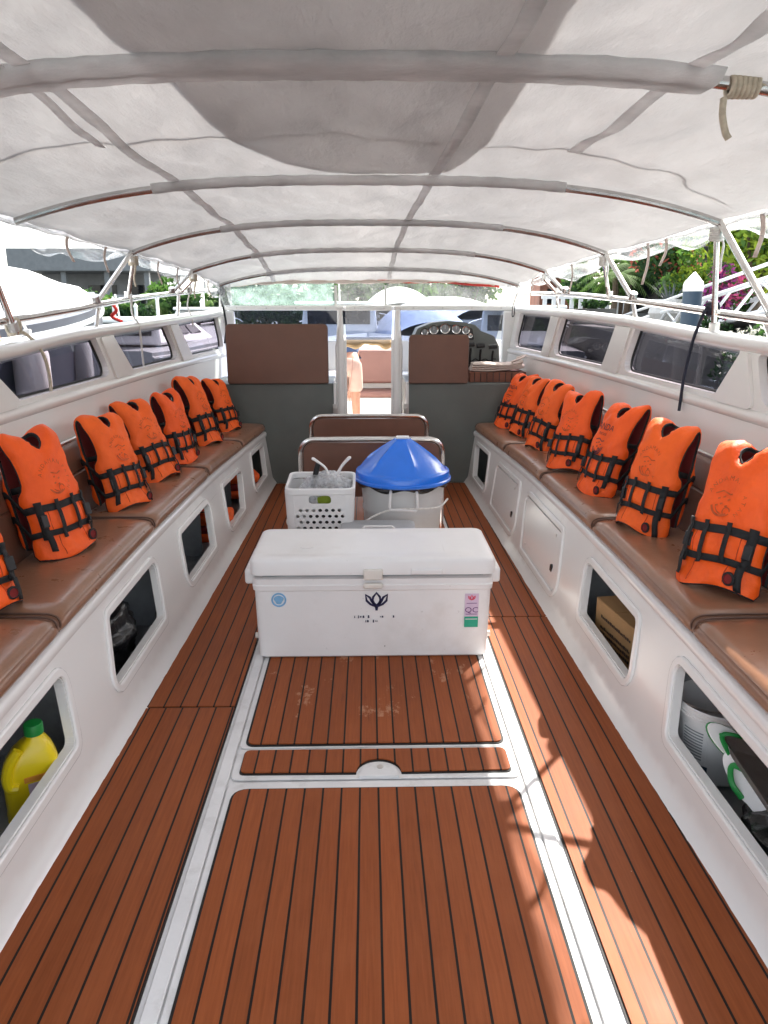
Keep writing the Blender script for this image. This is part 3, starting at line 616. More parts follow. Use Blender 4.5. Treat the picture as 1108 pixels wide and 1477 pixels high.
def seam(xf, wdt, y0=1.0, y1=7.5):
    rows = []
    for y in np.linspace(y0, y1, 90):
        r_ = []
        for d in (-wdt / 2, wdt / 2):
            x = xf(y) + d; q = (x - XC) / cw(y); p = can(q, y); r_.append((p[0], p[1], p[2] + sag(q, y) - .006))
        rows.append(r_)
    MB().sheet(rows, .002).build('seam_band', 'sleeve', canopy, smooth=180)
seam(ip([-1, 2, 3.4, 5, 7.5], [-.80, -.815, -.822, -.86, -.90]), .042); seam(ip([-1, 1.7, 3.35, 4.8, 7.5], [.36, .335, .289, .262, .21]), .042)
seam(ip([-1, 1.7, 2.9, 3.0], [.82, .80, .755, .75]), .045, .5, 2.93); seam(ip([-1, 2, 2.76, 3], [-.82, -.87, -.90, -.92]), .03, 1.0, 2.77)
for Y, half in ((2.06, .098), (3.5, .040), (5.05, .036), (6.3, .033), (7.2, .03)):
    rows = []; xs_ = np.linspace(-.93 if Y > 3 else -1.05, .87, 40); big = Y < 3
    for j in range(9):
        t = j / 8; r_ = []
        for x in xs_:
            q = (x - XC) / cw(Y); p = can(q, Y); a = (t - .5) * 2
            r_.append((p[0], Y + a * half + (.02 if big else 0) , p[2] - .007 - (.024 if big else .034) * (1 - abs(a) ** (5 if big else 2.4)) - .002 * math.sin(x * 47 + a * 3)))
        rows.append(r_)
    MB().sheet(rows, .002).build('bow_sleeve', 'sleeve', canopy, smooth=180)
# sewn hem along the eaves and rolled clear side curtains
for sx in (-1, 1):
    rows = [[(lambda p: (p[0] + sx * d, p[1], p[2] - e + .004 * math.sin(y * 17 + e * 60)))(can(sx * 1.01, y)) for d, e in ((0, 0), (.008, .014), (.004, .028))] for y in np.linspace(.33, 7.5, 110)]
    MB().sheet(rows, .003).build('eave_hem', 'sleeve', canopy, smooth=180)
    rows = []
    for y in np.linspace(.4, 7.4, 180):
        p = can(sx * 1.0, y); near = max(0, 1 - min(abs(y - c) for c in (2.07, 3.5, 5.05, 6.3)) / .35); dr = .085 + .025 * math.sin(y * 2.3 + sx) + .018 * math.sin(y * 7.1) - .05 * near; r_ = []
        for j in range(14):
            a = j / 13; u = a * 2 * PI * 1.15
            r_.append((p[0] + sx * (.035 + .03 * math.sin(u + y * 3) + .01 * math.sin(y * 13 + a * 9)), y, p[2] - .02 - dr * .5 * (1 - math.cos(min(PI, a * PI * 1.05))) - .012 * math.sin(y * 9 + a * 7) * a))
        rows.append(r_)
    MB().sheet(rows, .002).build('side_curtain', 'vinyl', canopy, smooth=180)
    for y in ((2.6, 3.05, 4.05, 4.6, 5.55, 5.95, 6.8) if sx < 0 else (2.7, 3.15, 4.1, 4.35, 5.7, 6.7)):
        p = can(sx, y); ln = .17 + .05 * math.sin(y * 9); bb = MB()
        bb.sheet([[(p[0] + sx * (.0 + .012 * math.sin(t * 4)), y - .017 + .03 * t * math.sin(y * 5), p[2] - .03 - ln * t), (p[0] + sx * (.0 + .012 * math.sin(t * 4)), y + .017 + .03 * t * math.sin(y * 5), p[2] - .03 - ln * t)] for t in np.linspace(0, 1, 7)], .003); bb.build('curtain_strap', 'towel', canopy, smooth=180)
# front vinyl strip over the windscreen and bunched vinyl at both corners
def vstrip(x0, x1, mt, nm):
    rows = [[(x + .0, 7.60 + .012 * math.sin(x * 9 + t * 3), 1.555 + t * (can((x - XC) / cw(7.62), 7.62)[2] - 1.56)) for x in np.linspace(x0, x1, 30)] for t in np.linspace(0, 1, 6)]
    MB().sheet(rows, .002).build(nm, mt, canopy, smooth=180)
vstrip(-1.34, -.325, 'frost', 'front_vinyl'); vstrip(-.30, .17, 'vinyl_f', 'front_vinyl'); vstrip(.19, 1.33, 'vinyl_f', 'front_vinyl')
b = MB()
for x in (-.3125, .18): b.b2((x - .011, 7.585, 1.553), (x + .011, 7.61, 1.745))
b.build('vinyl_zip', 'steel', canopy)
b = MB(); b.tube([(x, 7.60, can((x - XC) / cw(7.62), 7.62)[2] - .012 + .006 * math.sin(x * 11)) for x in np.linspace(.1, 1.3, 40)], .011, 8); b.build('red_edge_tape', 'red', canopy)
b = MB(); b.tube([(x, 7.57, can((x - XC) / cw(7.62), 7.62)[2] + .012 - .03 * (1 - ((x + .2) / 1.1) ** 2) * (abs(x + .2) < 1.1)) for x in np.linspace(-1.3, 1.25, 50)], [.016 + .006 * math.sin(i * 1.3) for i in range(50)], 8); b.build('front_roll', 'towel', canopy)
for sx in (-1, 1):
    rows = []
    for t in np.linspace(0, 1, 16):
        rows.append([(XC + sx * (1.37 - .05 * t + .05 * math.sin(a * 7 + t * 2) * (1 - .5 * t)), 7.1 + .42 * a + .02 * math.sin(t * 9 + a * 5), 1.76 - .22 * t + .02 * a) for a in np.linspace(0, 1, 12)])
    MB().sheet(rows, .002).build('corner_vinyl', 'vinyl', canopy, smooth=180)
# a sheet added over the canopy to cast the dark patch, and a tie-down rope across it
P = [(-.575, .5), (-.561, 1.7), (-.549, 1.975), (-.519, 2.205), (-.465, 2.765), (-.40, 3.05), (-.305, 3.265), (-.174, 3.43), (-.06, 3.47), (.078, 3.48), (.22, 3.46), (.328, 3.415), (.39, 3.2), (.418, 2.85), (.438, 2.245), (.42, 1.695), (.42, .5)]
def onroof(p, d):
    q = (p[0] - XC) / cw(p[1]); c = can(q, p[1]); return (c[0], c[1], c[2] + sag(q, p[1]) + .010 + .004 * d + .003 * math.sin(p[0] * 15 + p[1] * 4))
tag(MB().plate(P, [], .07, onroof).build('added_shade_sheet', 'canvas2', smooth=180), 'sheet added on top of the canopy to cast the dark rounded shadow showing through', 'cloth')
P = [(x, ip([-1.55, -.5, .43, .95, 1.21, 1.3, 1.55], [2.74, 2.76, 2.85, 3.0, 3.05, 3.2, 3.3])(x)) for x in np.linspace(-1.5, 1.5, 90)]
tag(MB().tube([onroof(p, 2.2) for p in P], .008, 6).build('tie_rope', 'rope'), 'thin tie-down rope across the canopy top, seen as a dark line through the canvas', 'rope')

# ------------------------------------------------------------------ seat cushions
def cushion(sx, y0, y1, label):
    n = 22; rows = []; zt_ = lambda y: zt(y) + .085
    for i, y in enumerate(np.concatenate(([y0, y0 + .006, y0 + .02], np.linspace(y0 + .05, y1 - .05, n), [y1 - .02, y1 - .006, y1]))):
        e = min(y - y0, y1 - y); k = 1 - max(0, 1 - e / .045) ** 2.2; k = .35 + .65 * k if e < .045 else 1; r_ = []
        xf = ht(y) - .004; xb = 1.425 * wh(y); z0 = zt(y) + .009; H = (zt_(y) - z0)
        crown = .005 * math.sin(PI * min(1, max(0, (y - y0) / (y1 - y0)))) ** .5
        ins = (1 - k) * .03
        for a, c in ((.03, 0), (.006, .12), (-.006, .35), (-.004, .55), (.002, .66), (.006, .70), (.003, .74), (.012, .88), (.035, .97), (.075, 1.02), (.15, 1.06), (.25, 1.04)):
            r_.append((XC + sx * (xf + a + ins), y, z0 + H * c * k + crown * (c > .8)))
        r_ += [(XC + sx * (xb - .04), y, z0 + H * k), (XC + sx * xb, y, z0 + H * .8 * k), (XC + sx * xb, y, z0)]
        rows.append(r_)
    b = MB().grid(rows, closed=True); k = len(rows[0]); b.f += [tuple(range(k)), tuple((len(rows) - 1) * k + i for i in range(k))[::-1]]; b.m += [0, 0]
    c = thing('seat_cushion', label, 'cushion', (0, 0, 0), group='bench cushions'); b.build('cushion_pad', 'cush', c, smooth=50)
    for y in (y0 + .012, y1 - .012):
        P = [(XC + sx * (ht(y) + a), y, zt(y) + .009 + .076 * c_) for a, c_ in ((.012, .1), (.002, .4), (.006, .68), (.02, .84), (.06, .93), (.2, .95))] + [(XC + sx * (1.40 * wh(y)), y, zt(y) + .085 * .95)]
        MB().tube(bez(P, 4), .004, 6).build('piping', 'piping', c)
YR = [(-.9, 1.12), (1.125, 2.20), (2.205, 3.37), (3.375, 4.42), (4.425, 5.43), (5.435, 6.50)]
YL = [(-.9, 1.16), (1.165, 2.255), (2.26, 3.43), (3.435, 4.62), (4.625, 5.62), (5.625, 6.50)]
LR = ['brown vinyl cushion on the right bench, cut by the right picture edge nearest the camera', 'brown vinyl cushion on the right bench above the white bucket locker', 'brown vinyl cushion on the right bench above the cardboard box locker, two vests on it', 'brown vinyl cushion on the right bench above the closer of the two white locker doors',
      'brown vinyl cushion on the right bench above the farther of the two white locker doors', 'brown vinyl cushion at the far bow end of the right bench by the grey bulkhead']
LL = ['brown vinyl cushion on the left bench, behind the yellow jug at the left picture edge', 'brown vinyl cushion on the left bench directly above the yellow jug', 'brown vinyl cushion on the left bench above the black rubbish bag locker', 'brown vinyl cushion on the left bench above the empty grey locker',
      'brown vinyl cushion on the left bench above the locker with a folded orange vest', 'brown vinyl cushion at the far bow end of the left bench by the grey bulkhead']
for (a, c), l in zip(YR[1:], LR[1:]): cushion(1, a, c, l)
for (a, c), l in zip(YL[1:], LL[1:]): cushion(-1, a, c, l)

# ------------------------------------------------------------------ life vests
VP = [(.104, 0), (.092, .05), (.080, .11), (.079, .20), (.076, .28), (.069, .36), (.060, .425), (.045, .468), (.020, .492), (-.006, .499), (-.032, .490), (-.050, .46), (-.058, .39), (-.062, .28), (-.062, .18), (-.062, .11), (-.06, .055)]
va = np.array(VP); vs_ = np.concatenate(([0], np.cumsum(np.linalg.norm(np.diff(va, axis=0), axis=1)))); SV = float(vs_[-1])
fd = ip(vs_, va[:, 0]); fh = ip(vs_, va[:, 1])
WS = [0, .02, .06, .10, .16, .205, .235, .262, .285, .31, .36, .42, .455, .475]; WW = [.176, .190, .190, .178, .172, .176, .190, .186, .162, .150, .147, .155, .167, .171]
MIDS = .52
wv = ip(WS + [MIDS] + [SV - s + 0 for s in WS[::-1] if SV - s > MIDS + .02], WW + [.168] + [x * .97 for s, x in list(zip(WS, WW))[::-1] if SV - s > MIDS + .02])
NECK = [(0, .440), (.012, .447), (.026, .462), (.036, .49), (.038, .525), (.032, .55), (.016, .558), (-.016, .558), (-.032, .55), (-.038, .525), (-.036, .49), (-.026, .462), (-.012, .447)]
NA = np.array(densify(NECK, .01))
def vmap(u, s, off, ph=0, puff=True, belt_=False):
    s = min(max(s, 0), SV); d = fd(s); h = fh(s); d2 = (fd(min(s + .004, SV)) - fd(max(s - .004, 0))); h2 = (fh(min(s + .004, SV)) - fh(max(s - .004, 0))); L = math.hypot(d2, h2) or 1
    nd, nh = h2 / L, -d2 / L
    au = min(1.1, abs(u) / .19); wrap = 1 - .80 * au ** 2.6; ux = u * (1 - .20 * au ** 3)
    t = 0
    if puff:
        e = min(wv(s) - abs(u), s, SV - s, float(np.hypot(NA[:, 0] - u, NA[:, 1] - s).min())); e = max(0, e); f = 1 - max(0, 1 - e / .04) ** 2
        t = .006 + .020 * f * (.45 if s < .07 else .45 + .55 * min(1, (s - .07) / .05))
        belt = max(math.exp(-((s - .10) / .014) ** 2), math.exp(-((s - .205) / .014) ** 2)); t -= .008 * belt * f; wr = 1 - max(math.exp(-((s - .10) / .03) ** 2), math.exp(-((s - .205) / .03) ** 2))
        t -= (0 if belt_ else .013) * math.exp(-(u / .006) ** 2) * f * (s < .42 or s > .6)
        if s < .10 and not belt_: t -= .008 * f * (math.exp(-((u - .085) / .008) ** 2) + math.exp(-((u + .085) / .008) ** 2))
        t += (.007 * math.sin(u * 31 + ph) * math.sin(s * 19 + ph * 2) + .0045 * math.sin(u * 57 - s * 61 + ph) * math.sin(s * 23 + ph)) * f * (0 if belt_ else wr)
        if not belt_: t += .0045 * math.sin(u * 95 + ph * 3 + s * 20) * f * (math.exp(-((s - .152) / .022) ** 2) + .8 * math.exp(-((s - .25) / .02) ** 2) + .8 * math.exp(-((s - .06) / .02) ** 2))
    o = t + off
    # side normal share so the edge wraps round
    sd = (1 if u > 0 else -1) * au ** 3 * .6
    flare = 1 + .06 * math.exp(-(s / .05) ** 2)
    hx = h + .012 * math.sin(u * 14 + ph) * (1 if s < SV / 2 else .4) * (s < .08) + .004 * math.sin(u * 23 + ph)
    bd, dr_ = .16 * math.sin(ph * 7.3), .10 * math.sin(ph * 5.1 + 1); hh = max(0, hx) * 2
    return (d * wrap * flare + nd * o * (1 - .3 * au ** 3) + .05 * math.sin(ph * 3.7) * hh * hh * .5, ux * flare + sd * o + bd * hh * hh * .22, hx + nh * o - dr_ * u * hh * .8)
def make_vest(ph, om, printed):
    root = thing('life_vest', '', 'life vest', group='orange life vests along the benches')
    SS = np.linspace(0, SV, 46); out = [(-wv(s), s) for s in SS] + [(wv(s), s) for s in SS[::-1]]
    n = len(out); P = rpoly(out[:], 0)
    b = MB().plate(P, [NECK], .016, lambda p, d: vmap(p[0], p[1], -.006 * d, ph, d == 0), (0, 1, 2)); b.build('vest_shell', [om, 'lining', 'web'], root, smooth=70)
    # black piping round the edge of the shell and the neck
    pp = densify(P, .02); MB().tube([vmap(p[0], p[1], .003, ph, False) for p in pp], .0038, 5, 0, closed=True).build('edge_binding', 'web', root)
    pp = densify(NECK, .012); MB().tube([vmap(p[0], p[1], .004, ph, False) for p in pp], .0052, 5, 0, closed=True).build('neck_binding', 'web', root)
    for s0 in (.10, .205):                                              # waist belts run right round
        rows = [[], [], []]
        for k in range(-12, 13):
            u = k / 12 * (wv(s0) + .002)
            for j, ds in enumerate((-.0145, 0, .0145)): rows[j].append(vmap(u, s0 + ds, .006, ph, True, True))
        for k in range(-12, 13):
            u = -k / 12 * (wv(s0) + .002)
            for j, ds in enumerate((-.0145, 0, .0145)): rows[j].append(vmap(u, SV - (s0 + ds) - .03, .006, ph, True, True))
        V = [p for r_ in rows for p in r_]; m_ = len(rows[0]); F = [(i * m_ + j, i * m_ + (j + 1) % m_, (i + 1) * m_ + (j + 1) % m_, (i + 1) * m_ + j) for i in range(2) for j in range(m_)]
        o = MB().add(V, F).build('waist_belt', 'web', root, smooth=180); sd = o.modifiers.new('thick', 'SOLIDIFY'); sd.thickness = .003; sd.offset = 1
    for u0, hw in ((-.128, .015), (-.045, .0085), (.045, .0085), (.128, .015)):
        rows = [[vmap(u0 + a * hw, s, .0105 if .085 < s < .22 else .009, ph, True, True) for a in (-1, 0, 1)] for s in np.linspace(.078, .232, 12)]
        o = MB().grid(rows).build('webbing_loop', 'web', root, smooth=180); sd = o.modifiers.new('thick', 'SOLIDIFY'); sd.thickness = .004; sd.offset = 1
        if hw > .01:
            c = Vector(vmap(u0, .152, .014, ph)); bk = MB(); bk.box(c, (.012, .034, .052)); bk.build('buckle', 'black', root, bevel=.004)
    for u0, s0, s1 in ((0, .018, .40), (-.07, .015, .083), (.07, .015, .083), (-.09, .118, .19), (.09, .118, .19)):   # stitched seams
        MB().tube([vmap(u0, s, -.0006, ph) for s in np.linspace(s0, s1, 26)], .0022, 5).build('stitched_seam', 'seam', root)
    for u0, ln, kk in ((-.128, .10, 1), (.128, .13 if ph < 3 else .085, -1)):        # loose strap tails
        rows = [[vmap(u0 + a * .012 + kk * .012 * t * math.sin(2.5 * t + ph), .128 - ln * t, .012 + .022 * math.sin(PI * min(1, t * 1.1)) * (1 - .4 * t), ph, True, True) for a in (-1, 1)] for t in np.linspace(0, 1, 9)]
        o = MB().grid(rows).build('strap_tail', 'web', root, smooth=180); sd = o.modifiers.new('thick', 'SOLIDIFY'); sd.thickness = .003
    for sg in (-1, 1):                                                  # side strap across each arm opening
        a = vmap(sg * .132, .30, .0, ph, False); c = vmap(sg * .132, SV - .30, .0, ph, False)
        rows = [[(a[0] * (1 - t) + c[0] * t, a[1] * (1 - t) + c[1] * t + sg * .004 * math.sin(PI * t), a[2] + dz) for dz in (-.013, .013)] for t in np.linspace(0, 1, 7)]
        o = MB().grid(rows).build('side_strap', 'web', root, smooth=180); sd = o.modifiers.new('thick', 'SOLIDIFY'); sd.thickness = .003
    q = vmap(.092, .032, .008, ph, True, True); pk = MB(); pk.lathe([(.024, 0), (.024, .006), (.017, .008), (.016, .004), (.001, .004)], 18, [0] * 18 * 2 + [1] * 18 * 2 + [0, 1], (0, 0, 0)); po = pk.build('drain_ring', ['web', 'lining'], root); po.location = q; po.rotation_euler = (0, R(100), 0)
    # print: words on an arc over a round emblem
    b = MB(); pr = (lambda p: vmap(p[0], p[1], .005, ph, True, True))
    if printed == 'dark':
        V, F = text_mesh('ANDA', .052); b.add([pr((x - .03, y + .375)) for x, y in V], F)
        V, F = text_mesh('PATAN', .022); b.add([pr((x - .03, y + .335)) for x, y in V], F)
        cx_, cy_ = -.03, .268; rr = .045
    else:
        for ch, a in zip('ANDAMAN', np.linspace(158, 52, 7)):
            V, F = text_mesh(ch, .024); t = R(a - 90); b.add([pr((-.005 + .072 * math.cos(R(a)) + x * math.cos(t) - y * math.sin(t), .308 + .072 * math.sin(R(a)) + x * math.sin(t) + y * math.cos(t))) for x, y in V], F)
        for ch, a in zip('PATAN', np.linspace(28, -40, 5)):
            V, F = text_mesh(ch, .02); t = R(a - 90); b.add([pr((-.005 + .072 * math.cos(R(a)) + x * math.cos(t) - y * math.sin(t), .308 + .072 * math.sin(R(a)) + x * math.sin(t) + y * math.cos(t))) for x, y in V], F)
        cx_, cy_ = -.008, .296; rr = .046
    def stroke(pts, wd):
        for p_, q_ in zip(pts, pts[1:]):
            dx, dy = q_[0] - p_[0], q_[1] - p_[1]; L = math.hypot(dx, dy) or 1; nx, ny = -dy / L * wd / 2, dx / L * wd / 2
            b.add([pr((p_[0] + nx, p_[1] + ny)), pr((p_[0] - nx, p_[1] - ny)), pr((q_[0] - nx, q_[1] - ny)), pr((q_[0] + nx, q_[1] + ny))], [(0, 1, 2, 3)])
    stroke(arc((cx_, cy_), rr, 195, 300, 9), .008); stroke(arc((cx_ + .008, cy_ - .004), rr * .8, 190, 290, 8), .004); stroke(arc((cx_ + .02, cy_ - .03), .014, 0, 330, 9), .004)
    stroke([(cx_ - .04, cy_ + .03), (cx_ - .01, cy_ + .04), (cx_ + .02, cy_ + .028), (cx_ + .04, cy_ + .034)], .005)
    for dx, dy in ((-.02, .012), (.0, .018), (.02, .008), (-.006, -.006), (.014, -.014), (-.024, -.012)): stroke([(cx_ + dx - .005, cy_ + dy), (cx_ + dx + .005, cy_ + dy + .003)], .006)
    if printed == 'dark': 
        stroke(arc((cx_, cy_), rr * .75, 250, 350, 8), .007); stroke(arc((cx_, cy_), rr, 300, 360, 6), .006)
    b.build('chest_print', 'print_dark' if printed == 'dark' else 'print_faded', root, smooth=0)
    return root
V1 = make_vest(.4, 'orange', 'faded'); V2 = make_vest(2.6, 'orange_worn', 'faded'); V3 = make_vest(4.4, 'orange', 'dark'); V4 = make_vest(5.7, 'orange', 'faded'); V5 = make_vest(1.3, 'orange_worn', 'faded')
VEST = [  # bottom front centre, turn towards camera, lean, roll, mesh, scale, label
 (1, 1.165, 2.40, 26, 17, 3, V1, 1.03, 'orange life vest nearest the camera on the right bench with faded ANDAMAN arc print'),
 (1, 1.165, 3.13, 24, 15, 2, V2, .96, 'orange life vest on the right bench in front of the hanging navy cord'),
 (1, 1.165, 3.83, 20, 14, -2, V3, .95, 'orange life vest with bold dark ANDA print on the right bench'),
 (1, 1.155, 4.42, 28, 18, 1, V4, .95, 'orange life vest on the right bench just bow-ward of the bold dark print one'),
 (1, 1.155, 5.17, 18, 13, -3, V5, .93, 'wide faded orange life vest above the gap between the two white locker doors'),
 (1, 1.14, 5.74, 15, 17, 4, V2, .93, 'orange life vest second from the bow bulkhead on the right bench'),
 (1, 1.10, 6.12, 30, 17, -3, V3, .93, 'orange life vest at the bow end of the right bench below the folded beige cover'),
 (-1, -1.195, 2.20, 30, 15, 2, V1, .95, 'orange life vest cut off by the left picture edge above the yellow jug'),
 (-1, -1.165, 2.86, 22, 17, -3, V4, .96, 'biggest whole orange life vest on the left bench, nearest the left picture edge'),
 (-1, -1.15, 3.62, 20, 13, 2, V2, .94, 'orange life vest on the left bench under the large tinted window with the hanging rope'),
 (-1, -1.15, 4.22, 27, 17, 4, V5, .92, 'orange life vest on the left bench directly behind the one under the hanging rope'),
 (-1, -1.14, 4.74, 17, 13, -3, V4, .93, 'narrow orange life vest on the left bench above the folded vest locker'),
 (-1, -1.11, 5.42, 16, 15, 2, V2, .97, 'tall orange life vest on the left bench, second from the grey bulkhead'),
 (-1, -1.08, 6.05, 22, 15, -1, V5, .88, 'smallest orange life vest at the bow end of the left bench by the brown pad')]
used = set()
for sx, x, y, turn, lean, roll, src, sc, lab in VEST:
    dz = R(180 + turn) if sx > 0 else R(-turn); dr = Vector((math.cos(dz), math.sin(dz))); c = (x - dr.x * .10 * sc, y - dr.y * .10 * sc, zt(y) + .094 - .016)
    rot = (R(roll), R(-lean), dz)
    if src not in used: used.add(src); o = src; o.location = c; o.rotation_euler = rot; o['label'] = lab
    else: o = dup(src, c, rot, lab)
    o.scale = (sc * .96, sc * (.93 + .04 * math.sin(y * 9)), sc * (1 + .03 * math.sin(y * 5)))

# ------------------------------------------------------------------ ice chest
ice = thing('ice_chest', 'big white plastic ice chest with navy flower print standing on the centre hatch', 'ice chest', (.018, 3.27, .0155))
def rbox(x0, x1, y0, y1, r): return rpoly([(x0, y0), (x1, y0), (x1, y1), (x0, y1)], r, 6)
def loft(levels, mt_idx=0):
    b = MB(); rows = [[(px, py, z) for px, py in poly] for poly, z in levels]; b.grid(rows, mt_idx, closed=True); k = len(rows[0]); n = len(rows)
    b.f += [tuple(range(k))[::-1], tuple((n - 1) * k + i for i in range(k))]; b.m += [mt_idx] * 2; return b
b = loft([(rbox(-.505, .505, -.205, .205, .03), 0), (rbox(-.517, .517, -.217, .217, .035), .010), (rbox(-.524, .524, -.222, .222, .035), .325), (rbox(-.530, .530, -.228, .228, .035), .330), (rbox(-.532, .532, -.230, .230, .035), .352),
          (rbox(-.527, .527, -.225, .225, .035), .356), (rbox(-.528, .528, -.226, .226, .035), .382), (rbox(-.51, .51, -.21, .21, .035), .386)]); b.build('chest_body', 'cooler', ice, smooth=35)
b = loft([(rbox(-.50, .50, -.20, .20, .035), .384), (rbox(-.50, .50, -.20, .20, .035), .402)]); b.build('lid_seal', 'dark_in', ice, smooth=35)
b = loft([(rbox(-.528, .528, -.228, .228, .04), .400), (rbox(-.538, .538, -.236, .236, .045), .404), (rbox(-.538, .538, -.236, .236, .045), .462), (rbox(-.5345, .5345, -.2325, .2325, .045), .470), (rbox(-.527, .527, -.225, .225, .045), .4755), (rbox(-.515, .515, -.213, .213, .045), .4775), (rbox(-.49, .49, -.188, .188, .04), .478), (rbox(-.485, .485, -.183, .183, .04), .4765), (rbox(-.40, .40, -.12, .12, .04), .4765)])
lid = b.build('chest_lid', 'cooler', ice, smooth=32)
b = MB(); b.b2((.165, -.246, .405), (.305, -.233, .432)); b.build('lid_grip', 'cooler', lid, bevel=.006)
b = MB(); b.lathe([(.03, 0), (.03, .002), (.001, .0025)], 20, 0, (-.3, -.06, .4768)); b.build('lid_plug', 'cooler', lid)
for sx in (-1, 1):
    b = MB(); b.b2((min(sx * .527, sx * .572), -.16, .335), (max(sx * .527, sx * .572), .16, .405)); b.build('side_handle', 'cooler', ice, bevel=.012, seg=3)
    b = MB(); b.tube([(sx * .515, -.1, .06), (sx * .545, -.1, .06)], .014, 10); b.build('drain_plug', 'ivory', ice)
for z in (.405, .352):
    b = MB(); b.b2((-.042, -.252, z - .008 if z < .4 else z - .022), (.042, -.234, z + .016 if z < .4 else z + .028)); b.build('latch', 'ivory', ice, bevel=.006)
YF = -.2235
def stk(name, mt, polys, parent, dy=0, y=None):
    b = MB()
    for P in polys: b.prism(P, (YF if y is None else y) - .0016 - dy, (YF if y is None else y) - dy + .004)
    return b.build(name, mt, parent, smooth=0)
def lotus(cx, cz, s, w):
    L = []
    def ring(pts, wd): L.append(offpoly(pts, wd / 2)); return (offpoly(pts, wd / 2), offpoly(pts, -wd / 2))
    mid = [(0, 1.0), (.30, .60), (.36, .30), (.24, 0), (0, -.2), (-.24, 0), (-.36, .30), (-.30, .60)]; lf = [(-.98, .82), (-.60, .55), (-.46, .22), (-.30, -.02), (-.05, -.38), (-.55, -.10), (-.90, .25)]; rt = [(-x, z) for x, z in lf]
    return [ring([(cx + x * s, cz + z * s) for x, z in P], w) for P in (mid, lf, rt)], [[(cx - .1 * s, cz - .7 * s), (cx + .1 * s, cz - .7 * s), (cx + .16 * s, cz - .3 * s), (cx - .16 * s, cz - .3 * s)]]
def ringmesh(name, mt, rings, polys, parent, dy=0):
    b = MB()
    for o_, i_ in rings: b.prism(o_, YF - .0016 - dy, YF - dy + .003, holes=[i_])
    for P in polys: b.prism(P, YF - .0016 - dy, YF - dy + .003)
    return b.build(name, mt, parent, smooth=0)
rg, pl = lotus(.015, .266, .049, .0095); ringmesh('flower_logo', 'navy', rg, pl, ice)
random.seed(3); fr = []
for (x0, x1, z, h) in ((-.085, -.005, .201, .013), (.03, .105, .201, .012), (-.035, .02, .180, .010)):
    x = x0
    while x < x1:
        wd = random.uniform(.003, .010); hh = random.uniform(.3, 1) * h
        if random.random() < .72: fr.append([(x, z - hh / 2), (x + wd, z - hh / 2 + random.uniform(-.002, .002)), (x + wd * .8, z + hh / 2), (x + .001, z + hh / 2)])
        x += wd + random.uniform(.002, .007)
stk('worn_lettering', 'navy', fr, ice)
o_ = [(-.416 + .033 * math.cos(t), .285 + .033 * math.sin(t)) for t in np.linspace(0, 2 * PI, 28, endpoint=False)]; i_ = [(-.416 + .026 * math.cos(t), .285 + .026 * math.sin(t)) for t in np.linspace(0, 2 * PI, 28, endpoint=False)]
st = ringmesh('round_sticker', 'blue_st', [(o_, i_)], [[(-.416 + .020 * math.cos(t) * (1 + .2 * math.sin(3 * t)), .285 + .020 * math.sin(t)) for t in np.linspace(0, 2 * PI, 22, endpoint=False)]], ice)
st = stk('quality_sticker', 'lilac', [[(.407, .199), (.468, .199), (.468, .307), (.407, .307)]], ice)
rg, pl = lotus(.437, .284, .016, .004); ringmesh('flower_mark', 'pink_st', rg, [], st, .002)
V, F = text_mesh('QC', .036); MB().add([(x * 1.1 + .437, YF - .005, z + .231) for x, z in V], F).build('quality_letters', 'purple', st, smooth=0)
stk('line_print', 'purple', [[(.415, .262), (.460, .262), (.460, .264), (.415, .264)], [(.412, .210), (.462, .210), (.462, .212), (.412, .212)]], st, .002)
gs = stk('green_sticker', 'teal', [[(.407, .148), (.468, .148), (.468, .198), (.407, .198)]], ice)
stk('line_print', 'white_pl', [[(.411, .186), (.464, .186), (.464, .189), (.411, .189)]], gs, .002)

# ------------------------------------------------------------------ bin, basket, tub, folding benches
bn = thing('rubbish_bin', 'round grey rubbish bin with tall blue cone lid', 'bin', (.205, 4.33, .0065))
b = MB(); b.lathe([(.20, 0), (.205, .01), (.235, .36), (.24, .37), (.24, .39), (.236, .40), (.25, .535), (.255, .54), (.255, .555), (.245, .557), (.24, .5), (.2, .05), (.001, .05)], 48, cap=False); b.build('bin_body', 'bin', bn, smooth=35)
b = MB(); b.tube([(.252 * math.cos(t), .252 * math.sin(t), .535 + .012 * math.sin(t * 7)) for t in np.linspace(0, 2 * PI, 60, endpoint=False)], .019, 8, closed=True); b.build('bin_liner', 'bag', bn)
b = MB(); n = 72; prof = [(.278, .540), (.284, .545), (.290, .549), (.290, .560), (.283, .565), (.279, .600), (.274, .607), (.266, .609)]
rows = [[(r_ * math.cos(2 * PI * j / n), r_ * math.sin(2 * PI * j / n), z) for j in range(n)] for r_, z in prof]
for t in np.linspace(.04, 1, 16):
    r_ = .266 + (.056 - .266) * (.93 * t + .07 * t * t * t); row = []
    for j in range(n):
        a = 2 * PI * j / n + .26; k = (a * 6 / (2 * PI)) % 1; e_ = min(k, 1 - k); rib = math.exp(-(e_ / .055) ** 2); f = min(1, t * 2.5)
        facet = math.cos(PI / 6) / math.cos((a % (PI / 3)) - PI / 6) * 1.06
        rr = r_ * (1 - .8 * f + .8 * f * facet) * (1 + .025 * rib * f); row.append((rr * math.cos(a - .26), rr * math.sin(a - .26), .609 + .172 * (1.04 * t - .04 * t * t) + .007 * rib * f * (1 - t)))
    rows.append(row)
rows.append([(.048 * math.cos(2 * PI * j / n), .048 * math.sin(2 * PI * j / n), .788) for j in range(n)]); b.grid(rows, closed=True); b.f.append(tuple((len(rows) - 1) * n + j for j in range(n))); b.m.append(0)
